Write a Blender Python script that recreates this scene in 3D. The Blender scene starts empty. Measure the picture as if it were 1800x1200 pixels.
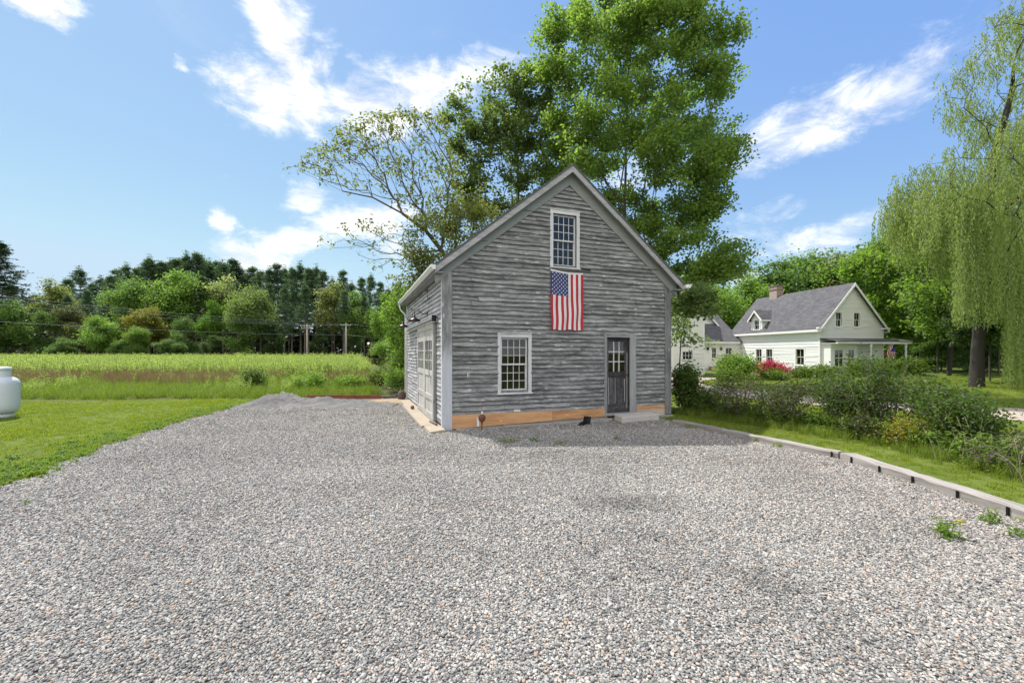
import bpy, math, random
import numpy as np
from mathutils import Vector, Matrix, noise as mnoise
R = math.radians
rng = np.random.default_rng(11)
random.seed(5)
S = bpy.context.scene
COL = S.collection
CAMZ, F, HY = 1.9, 740.0, 620.0          # eye height, focal length and horizon measured in the photograph

def at(px, py, d):                        # a photograph pixel at a known distance -> world point
    return np.array([(px - 900) / F * d, d, CAMZ + (HY - py) / F * d])
def gnd(px, py):
    d = CAMZ * F / (py - HY)
    return np.array([(px - 900) / F * d, d, 0.0])

# ------------------------------------------------------------------ object helpers
def link(name, data, parent=None, label=None, cat=None, group=None, kind=None, loc=None, rotz=None):
    o = bpy.data.objects.new(name, data)
    COL.objects.link(o)
    if parent: o.parent = parent
    if label: o['label'] = label
    if cat: o['category'] = cat
    if group: o['group'] = group
    if kind: o['kind'] = kind
    if loc is not None: o.location = loc
    if rotz is not None: o.rotation_euler = (0, 0, rotz)
    return o
def thing(name, label, cat, loc=(0, 0, 0), rotz=0, group=None):
    return link(name, None, None, label, cat, group, None, loc, rotz)

class MB:
    """collects boxes, boards, tubes, lathes; builds ONE mesh"""
    def __init__(s): s.v = []; s.f = []; s.m = []; s.w = []; s.sm = []
    def add(s, vs, fs, mi=0, w=None, smooth=False):
        b = len(s.v); s.v += [tuple(v) for v in vs]
        for f in fs: s.f.append([b + i for i in f]); s.m.append(mi); s.sm.append(smooth)
        s.w += w if w is not None else [(v[0], v[2], 0.5) for v in vs]
    def hexa(s, c, mi=0, axis=None):
        """c: 8 corners, bottom 0-3 ccw, top 4-7; wood grain along the longest edge or the given axis"""
        c = [Vector(p) for p in c]
        ex = [(c[1] - c[0]), (c[3] - c[0]), (c[4] - c[0])]
        if axis is None: axis = max(range(3), key=lambda i: ex[i].length)
        a = ex[axis].normalized(); o1 = ex[(axis + 1) % 3].normalized(); o2 = ex[(axis + 2) % 3].normalized()
        off = random.uniform(0, 50); r = random.random()
        w = [((p - c[0]).dot(a) + off, (p - c[0]).dot(o1) + (p - c[0]).dot(o2) + off, r) for p in c]
        s.add(c, [(0, 3, 2, 1), (4, 5, 6, 7), (0, 1, 5, 4), (1, 2, 6, 5), (2, 3, 7, 6), (3, 0, 4, 7)], mi, w)
    def box(s, x0, x1, y0, y1, z0, z1, mi=0, M=None, axis=None):
        c = [(x0, y0, z0), (x1, y0, z0), (x1, y1, z0), (x0, y1, z0), (x0, y0, z1), (x1, y0, z1), (x1, y1, z1), (x0, y1, z1)]
        if M is not None: c = [M @ Vector(p) for p in c]
        s.hexa(c, mi, axis)
    def tube(s, pts, r, n=8, mi=0, cap=True):
        pts = [Vector(p) for p in pts]; rs = r if isinstance(r, (list, tuple)) else [r] * len(pts)
        vs = []; fs = []; up = Vector((0.12, 0.3, 1)).normalized()
        for i, p in enumerate(pts):
            t = (pts[min(i + 1, len(pts) - 1)] - pts[max(i - 1, 0)]).normalized()
            a = t.cross(up)
            if a.length < .15: a = t.cross(Vector((1, 0, 0)))
            a.normalize(); b = t.cross(a)
            for k in range(n):
                q = 2 * math.pi * k / n
                vs.append(p + (a * math.cos(q) + b * math.sin(q)) * rs[i])
        for i in range(len(pts) - 1):
            for k in range(n):
                k2 = (k + 1) % n
                fs.append((i * n + k, i * n + k2, (i + 1) * n + k2, (i + 1) * n + k))
        if cap: fs += [tuple(range(n))[::-1], tuple((len(pts) - 1) * n + k for k in range(n))]
        s.add(vs, fs, mi, None, True)
    def lathe(s, prof, c=(0, 0, 0), n=32, mi=0):
        vs = []; fs = []
        for (r, z) in prof:
            for k in range(n):
                q = 2 * math.pi * k / n; vs.append((c[0] + r * math.cos(q), c[1] + r * math.sin(q), c[2] + z))
        for i in range(len(prof) - 1):
            for k in range(n):
                k2 = (k + 1) % n; fs.append((i * n + k, i * n + k2, (i + 1) * n + k2, (i + 1) * n + k))
        s.add(vs, fs, mi, None, True)
    def prism(s, poly, y0, y1, mi=0, M=None):
        """poly in x,z extruded along y"""
        n = len(poly)
        vs = [(x, y0, z) for x, z in poly] + [(x, y1, z) for x, z in poly]
        if M is not None: vs = [M @ Vector(p) for p in vs]
        fs = [tuple(range(n)), tuple(range(2 * n - 1, n - 1, -1))] + [(i, n + i, n + (i + 1) % n, (i + 1) % n) for i in range(n)]
        off = random.uniform(0, 50); r = random.random()
        s.add(vs, fs, mi, [(v[0] + off, v[2] + off, r) for v in vs])
    def mesh(s, name):
        me = bpy.data.meshes.new(name); me.from_pydata(s.v, [], s.f)
        me.polygons.foreach_set('material_index', s.m); me.polygons.foreach_set('use_smooth', s.sm)
        a = me.attributes.new('wood', 'FLOAT_VECTOR', 'POINT'); a.data.foreach_set('vector', np.array(s.w, dtype=np.float32).ravel())
        me.update(); return me
    def build(s, name, mats, parent=None, fix=True, **kw):
        me = s.mesh(name)
        if fix:
            import bmesh
            bm = bmesh.new(); bm.from_mesh(me); bmesh.ops.recalc_face_normals(bm, faces=bm.faces); bm.to_mesh(me); bm.free()
        for m in (mats if isinstance(mats, (list, tuple)) else [mats]): me.materials.append(m)
        return link(name, me, parent, **kw)

def np_mesh(name, V, Q, mats, attrs=None, mi=None, smooth=False):
    """fast mesh from numpy: V (n,3), Q (m,k)"""
    me = bpy.data.meshes.new(name); m, k = Q.shape
    me.vertices.add(len(V)); me.vertices.foreach_set('co', np.ascontiguousarray(V, dtype=np.float32).ravel())
    me.loops.add(m * k); me.loops.foreach_set('vertex_index', np.ascontiguousarray(Q, dtype=np.int32).ravel())
    me.polygons.add(m); me.polygons.foreach_set('loop_start', np.arange(0, m * k, k, dtype=np.int32))
    me.polygons.foreach_set('use_smooth', np.full(m, smooth))
    if mi is not None: me.polygons.foreach_set('material_index', np.ascontiguousarray(mi, dtype=np.int32))
    for an, arr in (attrs or {}).items():
        a = me.attributes.new(an, 'FLOAT', 'POINT'); a.data.foreach_set('value', np.ascontiguousarray(arr, dtype=np.float32))
    for x in mats: me.materials.append(x)
    me.update(calc_edges=True); me.validate(); return me

# ------------------------------------------------------------------ material helpers
class NT:
    def __init__(s, tree): s.t = tree
    def n(s, typ, ins=None, **props):
        nd = s.t.nodes.new(typ)
        for k, v in props.items(): setattr(nd, k, v)
        for k, v in (ins or {}).items():
            i = nd.inputs[k]
            if isinstance(v, bpy.types.NodeSocket): s.t.links.new(v, i)
            else: i.default_value = v
        return nd
    def math(s, op, a, b=0.0, c=0.0, clamp=False):
        return s.n('ShaderNodeMath', {0: a, 1: b, 2: c}, operation=op, use_clamp=clamp).outputs[0]
    def mix(s, f, a, b, blend='MIX'):
        nd = s.n('ShaderNodeMix', data_type='RGBA', blend_type=blend)
        for i, v in ((0, f), (6, a), (7, b)):
            if isinstance(v, bpy.types.NodeSocket): s.t.links.new(v, nd.inputs[i])
            else: nd.inputs[i].default_value = v if i == 0 else (*v[:3], 1)
        return nd.outputs[2]
    def ramp(s, f, stops, interp='LINEAR'):
        nd = s.n('ShaderNodeValToRGB', {0: f}); cr = nd.color_ramp; cr.interpolation = interp
        while len(cr.elements) < len(stops): cr.elements.new(0.5)
        for e, (p, c) in zip(cr.elements, stops):
            e.position = p; e.color = (*c, 1) if isinstance(c, (tuple, list)) else (c, c, c, 1)
        return nd.outputs[0]
    def noise(s, vec, scale, detail=4, rough=0.55, dist=0.0):
        return s.n('ShaderNodeTexNoise', {'Vector': vec, 'Scale': scale, 'Detail': detail, 'Roughness': rough, 'Distortion': dist}).outputs[0]
    def vec(s, op, a, b=(0, 0, 0)):
        return s.n('ShaderNodeVectorMath', {0: a, 1: b}, operation=op).outputs[0]
    def step(s, x, lo, hi):
        return s.n('ShaderNodeMapRange', {0: x, 1: lo, 2: hi, 3: 0.0, 4: 1.0}, interpolation_type='SMOOTHSTEP').outputs[0]

def new_mat(name):
    m = bpy.data.materials.new(name); m.use_nodes = True
    t = m.node_tree; b = t.nodes['Principled BSDF']; return m, NT(t), b
def setb(N, b, color=None, rough=None, metal=None, spec=None, normal=None):
    for k, v in (('Base Color', color), ('Roughness', rough), ('Metallic', metal), ('Specular IOR Level', spec), ('Normal', normal)):
        if v is None: continue
        if isinstance(v, bpy.types.NodeSocket): N.t.links.new(v, b.inputs[k])
        else: b.inputs[k].default_value = (*v, 1) if k == 'Base Color' else v
def bump(N, h, strength=0.4, dist=0.01):
    return N.n('ShaderNodeBump', {'Height': h, 'Strength': strength, 'Distance': dist}).outputs[0]

def mat_plain(name, c, rough=0.6, metal=0.0, var=0.12, scale=6.0, bmp=0.15):
    """painted / metal surface with some uneven tone and grain"""
    m, N, b = new_mat(name)
    co = N.n('ShaderNodeTexCoord').outputs['Object']
    n1 = N.noise(co, scale, 6, 0.6); n2 = N.noise(co, scale * 9, 4, 0.6)
    k = N.math('ADD', N.math('MULTIPLY', N.math('SUBTRACT', n1, .5), var * 2), N.math('MULTIPLY', N.math('SUBTRACT', n2, .5), var))
    k = N.math('ADD', k, 1.0)
    setb(N, b, N.vec('MULTIPLY', N.n('ShaderNodeCombineXYZ', {0: c[0], 1: c[1], 2: c[2]}).outputs[0], N.n('ShaderNodeCombineXYZ', {0: k, 1: k, 2: k}).outputs[0]), rough, metal, None, bump(N, n2, bmp, .004))
    return m

def mat_wood(name, dark, mid, light, white=None, white_lo=.62, white_hi=.72, su=2.0, sv=9.0, knots=0.0, contrast=1.0, rough=.85, low_white=None, cont=False, lap_line=0.0):
    """weathered boards: grain and worn paint follow each board (attribute 'wood' = along, across, per board)"""
    m, N, b = new_mat(name)
    at_ = N.n('ShaderNodeAttribute', attribute_name='wood').outputs['Vector']
    sp = N.n('ShaderNodeSeparateXYZ', {0: at_}); u, v, r = sp.outputs
    P = lambda a, c, d: N.n('ShaderNodeCombineXYZ', {0: N.math('MULTIPLY', u, a), 1: N.math('MULTIPLY', v, c), 2: N.math('MULTIPLY', r, d)}).outputs[0]
    if cont:                                   # weathering runs on across neighbouring boards
        oc = N.n('ShaderNodeSeparateXYZ', {0: N.n('ShaderNodeTexCoord').outputs['Object']}).outputs
        hx = N.math('ADD', oc[0], oc[1])
        OC = lambda a, c, d: N.n('ShaderNodeCombineXYZ', {0: N.math('ADD', N.math('MULTIPLY', hx, a), N.math('MULTIPLY', r, .35)), 1: N.math('MULTIPLY', oc[2], c), 2: d}).outputs[0]
        coarse = N.math('ADD', N.math('MULTIPLY', N.noise(OC(su * .55, sv * .55, 3.0), 1.0, 5, .62, .5), .6), N.math('MULTIPLY', N.noise(P(su * 1.4, sv * 1.3, 31.0), 1.0, 5, .62, .3), .4))
    else: coarse = N.noise(P(su, sv, 31.0), 1.0, 5, .62, .3)
    grain = N.noise(P(su * 2.2, 95.0, 17.0), 1.0, 5, .7, .6)
    mid_ = N.noise(P(su * 3.1, 30.0, 23.0), 1.0, 4, .6, .8)
    f = N.math('ADD', N.math('MULTIPLY', N.math('SUBTRACT', coarse, .5), 1.25 * contrast), N.math('MULTIPLY', N.math('SUBTRACT', grain, .5), .55 * contrast))
    f = N.math('ADD', f, N.math('MULTIPLY', N.math('SUBTRACT', mid_, .5), .75 * contrast))
    f = N.math('ADD', f, N.math('MULTIPLY', N.math('SUBTRACT', r, .5), (.20 if cont else .32) * contrast))
    f = N.math('ADD', f, .5, clamp=True)
    col = N.ramp(f, [(0.16, dark), (0.5, mid), (0.86, light)])
    if white:
        wn = N.noise(OC(su * .9, sv * 1.1, 9.0) if cont else P(su * 1.1, sv * 2.0, 51.0), 1.0, 6, .68, .5)
        wm = N.step(N.math('ADD', N.math('MULTIPLY', wn, .7), N.math('MULTIPLY', grain, .3)), white_lo, white_hi)
        col = N.mix(wm, col, white)
    if knots:
        vo = N.n('ShaderNodeTexVoronoi', {'Vector': P(3.2, 7.0, 60.0), 'Scale': 1.0, 'Randomness': 1.0})
        keep = N.math('GREATER_THAN', N.n('ShaderNodeSeparateXYZ', {0: vo.outputs['Color']}).outputs[0], 1 - knots)
        halo = N.math('MULTIPLY', N.math('SUBTRACT', 1.0, N.step(vo.outputs['Distance'], .13, .24)), keep)
        core = N.math('MULTIPLY', N.math('SUBTRACT', 1.0, N.step(vo.outputs['Distance'], .04, .09)), keep)
        col = N.mix(N.math('MULTIPLY', halo, .75), col, white or light)
        col = N.mix(core, col, tuple(x * .55 for x in dark))
    if lap_line:                                   # grime and bare end grain, plus lap shadow painted into each board's lower edge
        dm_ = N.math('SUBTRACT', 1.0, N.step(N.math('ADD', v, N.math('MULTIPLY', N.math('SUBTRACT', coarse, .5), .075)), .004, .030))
        col = N.mix(N.math('MULTIPLY', dm_, lap_line), col, tuple(x * .5 for x in dark))
    if low_white:
        z = N.n('ShaderNodeSeparateXYZ', {0: N.n('ShaderNodeTexCoord').outputs['Object']}).outputs[2]
        zz = N.math('ADD', z, N.math('MULTIPLY', N.math('SUBTRACT', coarse, .5), 1.6))
        col = N.mix(N.math('MULTIPLY', N.math('SUBTRACT', 1.0, N.step(zz, low_white - .25, low_white + .25)), N.n('ShaderNodeMapRange', {0: grain, 1: .3, 2: .6, 3: .45, 4: .9}).outputs[0]), col, white)
    setb(N, b, col, rough, 0, .3, bump(N, N.math('ADD', grain, N.math('MULTIPLY', mid_, .6)), .45, .006))
    return m

def mat_leaf(name, c, trans=.38, var=.35, warm=(1.25, 1.05, .5), objcol=False):
    """leaf: diffuse + light passing through; tone differs leaf by leaf (attribute 'rnd')"""
    m, N, b = new_mat(name); t = N.t
    rnd = N.n('ShaderNodeAttribute', attribute_name='rnd').outputs['Fac']
    if objcol: base = N.n('ShaderNodeObjectInfo').outputs['Color']
    else: base = N.n('ShaderNodeCombineXYZ', {0: c[0], 1: c[1], 2: c[2]}).outputs[0]
    lo = N.n('ShaderNodeVectorMath', {0: base, 1: (1 - var, 1 - var * .9, 1 - var * .6)}, operation='MULTIPLY').outputs[0]
    hi = N.n('ShaderNodeVectorMath', {0: base, 1: (warm[0] * (1 + var * .6), warm[1] * (1 + var * .6), warm[2] * (1 + var * .3))}, operation='MULTIPLY').outputs[0]
    col = N.mix(rnd, lo, hi)
    setb(N, b, col, .5, 0, .35)
    tr = N.n('ShaderNodeBsdfTranslucent', {0: N.vec('MULTIPLY', col, (1.5, 1.65, .75))})
    mx = N.n('ShaderNodeMixShader', {0: trans, 1: b.outputs[0], 2: tr.outputs[0]})
    t.links.new(mx.outputs[0], t.nodes['Material Output'].inputs[0])
    return m

def mat_glass(name, tint=(.9, .92, .95)):
    m, N, b = new_mat(name); t = N.t
    co = N.n('ShaderNodeTexCoord').outputs['Object']
    nrm = bump(N, N.noise(co, 3.0, 2), .04, .02)
    fr = N.n('ShaderNodeFresnel', {'IOR': 1.65, 'Normal': nrm}).outputs[0]
    gl = N.n('ShaderNodeBsdfGlossy', {'Color': (1, 1, 1, 1), 'Roughness': .015, 'Normal': nrm})
    tr = N.n('ShaderNodeBsdfTransparent', {'Color': (*tint, 1)})
    mx = N.n('ShaderNodeMixShader', {0: fr, 1: tr.outputs[0], 2: gl.outputs[0]})
    t.links.new(mx.outputs[0], t.nodes['Material Output'].inputs[0]); return m

# ------------------------------------------------------------------ scattering (geometry nodes, for uncountable stuff only)
def hidden_collection(name, objs):
    c = bpy.data.collections.new(name)
    for i, o in enumerate(objs): c.objects.link(o)
    return c
def proto(name, me): return bpy.data.objects.new(name, me)
def scatter(name, P, rot, scl, idx, coll, **kw):
    me = bpy.data.meshes.new(name); me.vertices.add(len(P)); me.vertices.foreach_set('co', np.ascontiguousarray(P, dtype=np.float32).ravel())
    a = me.attributes.new('rot', 'FLOAT_VECTOR', 'POINT'); a.data.foreach_set('vector', np.ascontiguousarray(rot, dtype=np.float32).ravel())
    a = me.attributes.new('scl', 'FLOAT_VECTOR', 'POINT'); scl = np.asarray(scl)
    if scl.ndim == 1: scl = np.repeat(scl[:, None], 3, 1)
    a.data.foreach_set('vector', np.ascontiguousarray(scl, dtype=np.float32).ravel())
    a = me.attributes.new('idx', 'INT', 'POINT'); a.data.foreach_set('value', np.ascontiguousarray(idx, dtype=np.int32))
    me.update()
    g = bpy.data.node_groups.new(name + '_scatter', 'GeometryNodeTree')
    g.interface.new_socket('Geometry', in_out='INPUT', socket_type='NodeSocketGeometry')
    g.interface.new_socket('Geometry', in_out='OUTPUT', socket_type='NodeSocketGeometry')
    gi = g.nodes.new('NodeGroupInput'); go = g.nodes.new('NodeGroupOutput')
    ci = g.nodes.new('GeometryNodeCollectionInfo'); ci.inputs['Collection'].default_value = coll
    ci.inputs['Separate Children'].default_value = True; ci.inputs['Reset Children'].default_value = True
    ip = g.nodes.new('GeometryNodeInstanceOnPoints'); ip.inputs['Pick Instance'].default_value = True
    def named(n, t):
        x = g.nodes.new('GeometryNodeInputNamedAttribute'); x.data_type = t; x.inputs['Name'].default_value = n; return x.outputs[0]
    er = g.nodes.new('FunctionNodeEulerToRotation')
    L = g.links.new
    L(gi.outputs[0], ip.inputs['Points']); L(ci.outputs[0], ip.inputs['Instance']); L(named('idx', 'INT'), ip.inputs['Instance Index'])
    L(named('rot', 'FLOAT_VECTOR'), er.inputs[0]); L(er.outputs[0], ip.inputs['Rotation']); L(named('scl', 'FLOAT_VECTOR'), ip.inputs['Scale'])
    L(ip.outputs[0], go.inputs[0])
    o = link(name, me, kind='stuff', **kw); md = o.modifiers.new('scatter', 'NODES'); md.node_group = g
    return o

def in_poly(P, poly):
    x, y = P[:, 0], P[:, 1]; r = np.zeros(len(P), bool); n = len(poly)
    for i in range(n):
        x0, y0 = poly[i]; x1, y1 = poly[(i + 1) % n]
        c = ((y0 > y) != (y1 > y))
        with np.errstate(divide='ignore', invalid='ignore'):
            xi = (x1 - x0) * (y - y0) / (y1 - y0) + x0
        r ^= c & (x < xi)
    return r
_ph = rng.uniform(0, 6.28, (24, 4)); _dir = rng.normal(size=(24, 3)); _dir /= np.linalg.norm(_dir, axis=1)[:, None]
def snoise(P, s):
    """cheap smooth noise, about -1..1"""
    a = np.zeros(len(P))
    for i in range(24):
        f = (0.6 + 1.6 * (i / 24)) * s
        a += np.sin(P @ _dir[i] * f * 2 + _ph[i, 0])
    return a / 5.0
# ------------------------------------------------------------------ trees and plants
def grow(trunk, tips, bf=.35, r_tip=.007, power=2.35, start=0):
    """joins crown points to the trunk as a branching tree; returns node positions, parents, radii"""
    P = [np.array(p, float) for p in trunk]; par = [-1] + list(range(len(trunk) - 1))
    pl = [0.0]
    for i in range(1, len(P)): pl.append(pl[-1] + np.linalg.norm(P[i] - P[i - 1]))
    T = np.array(tips, float); n = len(T)
    best = np.full(n, 1e9); who = np.zeros(n, int); dist = np.zeros(n)
    def relax(j):
        d = np.linalg.norm(T - P[j], axis=1); c = d + bf * pl[j]
        # branches prefer to rise and spread, not to fold back down
        c = c + np.maximum(0, P[j][2] - T[:, 2]) * .25
        m = c < best; best[m] = c[m]; who[m] = j; dist[m] = d[m]
    for j in range(start, len(P)): relax(j)
    done = np.zeros(n, bool)
    for _ in range(n):
        c = np.where(done, 1e9, best); k = int(np.argmin(c)); done[k] = True
        j = who[k]; P.append(T[k].copy()); par.append(j); pl.append(pl[j] + dist[k]); relax(len(P) - 1)
    P = np.array(P); par = np.array(par); m = len(P)
    a = np.zeros(m); nch = np.zeros(m, int)
    order = np.argsort(-np.array(pl), kind='stable')
    for i in order:
        if nch[i] == 0: a[i] = r_tip ** power
        if par[i] >= 0: a[par[i]] += a[i] + (r_tip * .35) ** power; nch[par[i]] += 1
    r = a ** (1 / power)
    return P, par, r, nch

def tubes_np(P, par, r, sides=6, rmin=0.0):
    """tapered tube along every edge"""
    ch = [i for i in range(len(P)) if par[i] >= 0 and r[i] >= rmin]
    big = {}
    for i in ch:
        p = par[i]
        if p not in big or r[i] > r[big[p]]: big[p] = i
    d = np.zeros_like(P)
    for i in range(len(P)):
        if par[i] >= 0: d[i] = P[i] - P[par[i]]
    ch = np.array(ch); A = P[par[ch]]; B = P[ch]; da = d[par[ch]].copy(); db = d[ch]
    ismain = np.array([big[par[i]] == i for i in ch])
    root = np.linalg.norm(da, axis=1) < 1e-6
    da[~ismain | root] = db[~ismain | root]
    dn = np.zeros_like(db)
    for j, i in enumerate(ch): dn[j] = d[big[i]] if i in big else d[i]
    dB = db / (np.linalg.norm(db, axis=1)[:, None] + 1e-9) + 0 * dn
    dA = da / (np.linalg.norm(da, axis=1)[:, None] + 1e-9)
    rb = r[ch]; ra = np.where(ismain, r[par[ch]], np.minimum(r[par[ch]], rb * 1.25))
    def ring(C, D, rad):
        up = np.tile(np.array([[.31, .17, .93]]), (len(C), 1)); a = np.cross(D, up)
        bad = np.linalg.norm(a, axis=1) < .2; a[bad] = np.cross(D[bad], np.array([1., 0, 0]))
        a /= np.linalg.norm(a, axis=1)[:, None]; b = np.cross(D, a)
        q = np.arange(sides) * 2 * np.pi / sides
        return C[:, None, :] + (a[:, None, :] * np.cos(q)[None, :, None] + b[:, None, :] * np.sin(q)[None, :, None]) * rad[:, None, None]
    V = np.concatenate([ring(A, dA, ra), ring(B, dB, rb)], 1).reshape(-1, 3)
    n = len(ch); k = np.arange(sides); k2 = (k + 1) % sides
    q = np.stack([k, k2, k2 + sides, k + sides], 1)
    Q = (q[None] + (np.arange(n) * 2 * sides)[:, None, None]).reshape(-1, 4)
    return V, Q

def leaf_quads(C, size, width, droop=-.25, tilt=.7, rnd=None, dirs=None, elvar=.45):
    n = len(C); az = rng.uniform(0, 2 * np.pi, n); el = rng.normal(droop, elvar, n)
    D = np.stack([np.cos(az) * np.cos(el), np.sin(az) * np.cos(el), np.sin(el)], 1)
    if dirs is not None:
        D = D * .6 + dirs; D /= np.linalg.norm(D, axis=1)[:, None] + 1e-9
    up = np.array([0, 0, 1.0]); s = np.cross(D, up); s /= np.linalg.norm(s, axis=1)[:, None] + 1e-9
    w = np.cross(s, D); ro = rng.normal(0, tilt, n)[:, None]
    s = s * np.cos(ro) + w * np.sin(ro); w = np.cross(s, D)
    L = (size * rng.uniform(.65, 1.3, n))[:, None]; W = (width * rng.uniform(.7, 1.3, n))[:, None]
    V = np.stack([C, C + D * L * .45 + s * W * .5 + w * L * .07, C + D * L - w * L * .1, C + D * L * .5 - s * W * .5 + w * L * .07], 1).reshape(-1, 3)
    Q = np.arange(n * 4).reshape(-1, 4)
    if rnd is None: rnd = rng.random(n)
    return V, Q, np.repeat(rnd, 4)

def clumped(poly, d, n, m=150, cs=(.6, .6, .32), **k):
    """crown points gathered in level sprays with gaps between them"""
    c = poly_points(poly, d, m, **k); sz = rng.uniform(.55, 1.3, m); i = rng.choice(m, n, p=sz / sz.sum())
    return c[i] + np.clip(rng.normal(0, 1, (n, 3)), -1.7, 1.7) * np.array(cs) * sz[i][:, None]
def poly_points(poly, d, n, thick=.8, hollow=.25, gap=.0, gs=.5, minw=0.0):
    """points in a crown: its outline as the photo shows it, its depth as deep as the outline is wide"""
    pl = np.array(poly, float); lo = pl.min(0); hi = pl.max(0); out = []
    while len(out) < n:
        p = rng.uniform(lo, hi, (n * 2, 2)); p = p[in_poly(p, poly)]
        ys = p[:, 1]; xl = np.full(len(p), 1e9); xr = np.full(len(p), -1e9)
        for i in range(len(poly)):
            x0, y0 = poly[i]; x1, y1 = poly[(i + 1) % len(poly)]
            c = (y0 > ys) != (y1 > ys)
            with np.errstate(divide='ignore', invalid='ignore'): xi = (x1 - x0) * (ys - y0) / (y1 - y0) + x0
            xl = np.where(c, np.minimum(xl, xi), xl); xr = np.where(c, np.maximum(xr, xi), xr)
        half = np.maximum((xr - xl) / 2, 1); t = (p[:, 0] - (xl + xr) / 2) / half
        dep = np.sqrt(np.maximum(0, 1 - t * t)) * np.maximum(half, minw) * thick * d / F
        u = rng.uniform(-1, 1, len(p)); u = np.sign(u) * np.abs(u) ** (1 - hollow * 1.4)
        D = d + u * dep
        W = np.stack([(p[:, 0] - 900) / F * d, D, CAMZ + (HY - p[:, 1]) / F * d], 1)
        # the outline is the one seen at the tree's middle distance: keep the real width at every depth
        if gap: W = W[snoise(W, gs) > -1 + gap * 1.6]
        W = W[W[:, 2] > .15]
        out += list(W)
    return np.array(out[:n])

def finish_tree(name, label, cat, base, P, par, r, V, Q, rn, bark, leaf, group=None, color=None, sides=6, rmin=0, crown='crown', trunk='trunk'):
    base = np.array(base, float)
    root = thing(name, label, cat, tuple(base), 0, group)
    tv, tq = tubes_np(P - base, par, r, sides, rmin)
    tm = np_mesh(trunk, tv, tq, [bark], smooth=True); link(trunk, tm, root)
    cm = np_mesh(crown, V - base, Q, [leaf], {'rnd': rn}); c = link(crown, cm, root)
    if color: c.color = (*color, 1)
    return root

def leafy_tree(name, label, cat, trunk, tips, bark, leaf, per=40, spread=.4, size=.15, width=.12, bf=.35, r_tip=.008,
               group=None, flat=.7, droop=-.3, tilt=.7, start=0, rmax=.03, sides=6, color=None, clump_var=.5, power=2.35, crown='crown', rmin=0):
    P, par, r, nch = grow(trunk, tips, bf, r_tip, power, start)
    k = np.where((r < rmax) & (np.arange(len(P)) >= len(trunk)))[0]
    n = np.maximum(1, (per * rng.uniform(.4, 1.5, len(k))).astype(int)); idx = np.repeat(k, n)
    t = rng.uniform(0, 1.1, len(idx))[:, None]
    C = P[par[idx]] * (1 - t) + P[idx] * t
    far = np.linalg.norm(P[idx] - P[par[idx]], axis=1) > 2.0
    C[far] = P[idx][far]
    C = C + np.clip(rng.normal(0, 1, C.shape), -1.8, 1.8) * spread * np.array([1, 1, flat])
    cl = rng.random(len(P)); rn = np.clip(rng.random(len(idx)) * (1 - clump_var) + cl[idx] * clump_var, 0, 1)
    C[:, 2] = np.maximum(C[:, 2], .03)
    V, Q, rr = leaf_quads(C, size, width, droop, tilt, rn)
    return finish_tree(name, label, cat, trunk[0], P, par, r, V, Q, rr, bark, leaf, group, color, sides, rmin, crown)

def ellipsoid_pts(c, rad, n, hollow=.5, gap=0, gs=.5):
    out = []
    while len(out) < n:
        p = rng.uniform(-1, 1, (n * 3, 3)); q = np.linalg.norm(p, axis=1); p = p[(q < 1) & (rng.random(len(p)) < hollow + (1 - hollow) * q)]
        W = np.array(c) + p * np.array(rad)
        if gap: W = W[snoise(W, gs) > -1 + gap * 1.6]
        out += list(W)
    return np.array(out[:n])

# far trees: a few unlike shapes built once, then copied with their trunk and crown
def broadleaf_mesh(h, w, seed, n=110, per=34, leafsz=.42, shape=0, cb=.22):
    """returns trunk and crown arrays of a whole tree at its real size"""
    tr = [np.array([0, 0, z]) + np.array([math.sin(z * .35 + seed) * .22, math.cos(z * .3 + seed) * .2, 0]) * (z / h) for z in np.linspace(0, h * .72, 6)]
    lobes = []
    for i in range(17):
        zf = rng.uniform(cb + .12, .9); prof = math.sin(math.pi * min(1, max(.12, (zf - cb) / (1 - cb)) ** (.75 if shape == 0 else 1.1))) ** .7
        a = rng.uniform(0, 6.28); rr = w * .5 * (prof * .8 + .2) * rng.uniform(.2, 1.08)
        lobes.append((np.array([math.cos(a) * rr, math.sin(a) * rr, zf * h]), np.array([w * .13, w * .13, h * .085]) * rng.uniform(.55, 1.6)))
    lobes.append((np.array([rng.normal(0, w * .06), rng.normal(0, w * .06), h * .9]), np.array([w * .12, w * .12, h * .13])))
    tips = np.concatenate([ellipsoid_pts(c, rd, max(5, n // 15), .35) for c, rd in lobes])
    P, par, r, nch = grow(tr, tips, .4, .018, 2.3, 1)
    k = np.arange(len(tr), len(P)); idx = np.repeat(k, per)
    C = P[idx] + rng.normal(0, 1, (len(idx), 3)) * np.array([.55, .55, .4]) * (w / 7)
    cl = rng.random(len(P)); rn = np.clip(rng.random(len(idx)) * .55 + cl[idx] * .45, 0, 1)
    V, Q, rr = leaf_quads(C, leafsz, leafsz * .8, -.2, .8, rn)
    tv, tq = tubes_np(P, par, r, 5, .02)
    return (tv, tq), (V, Q, rr)

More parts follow.
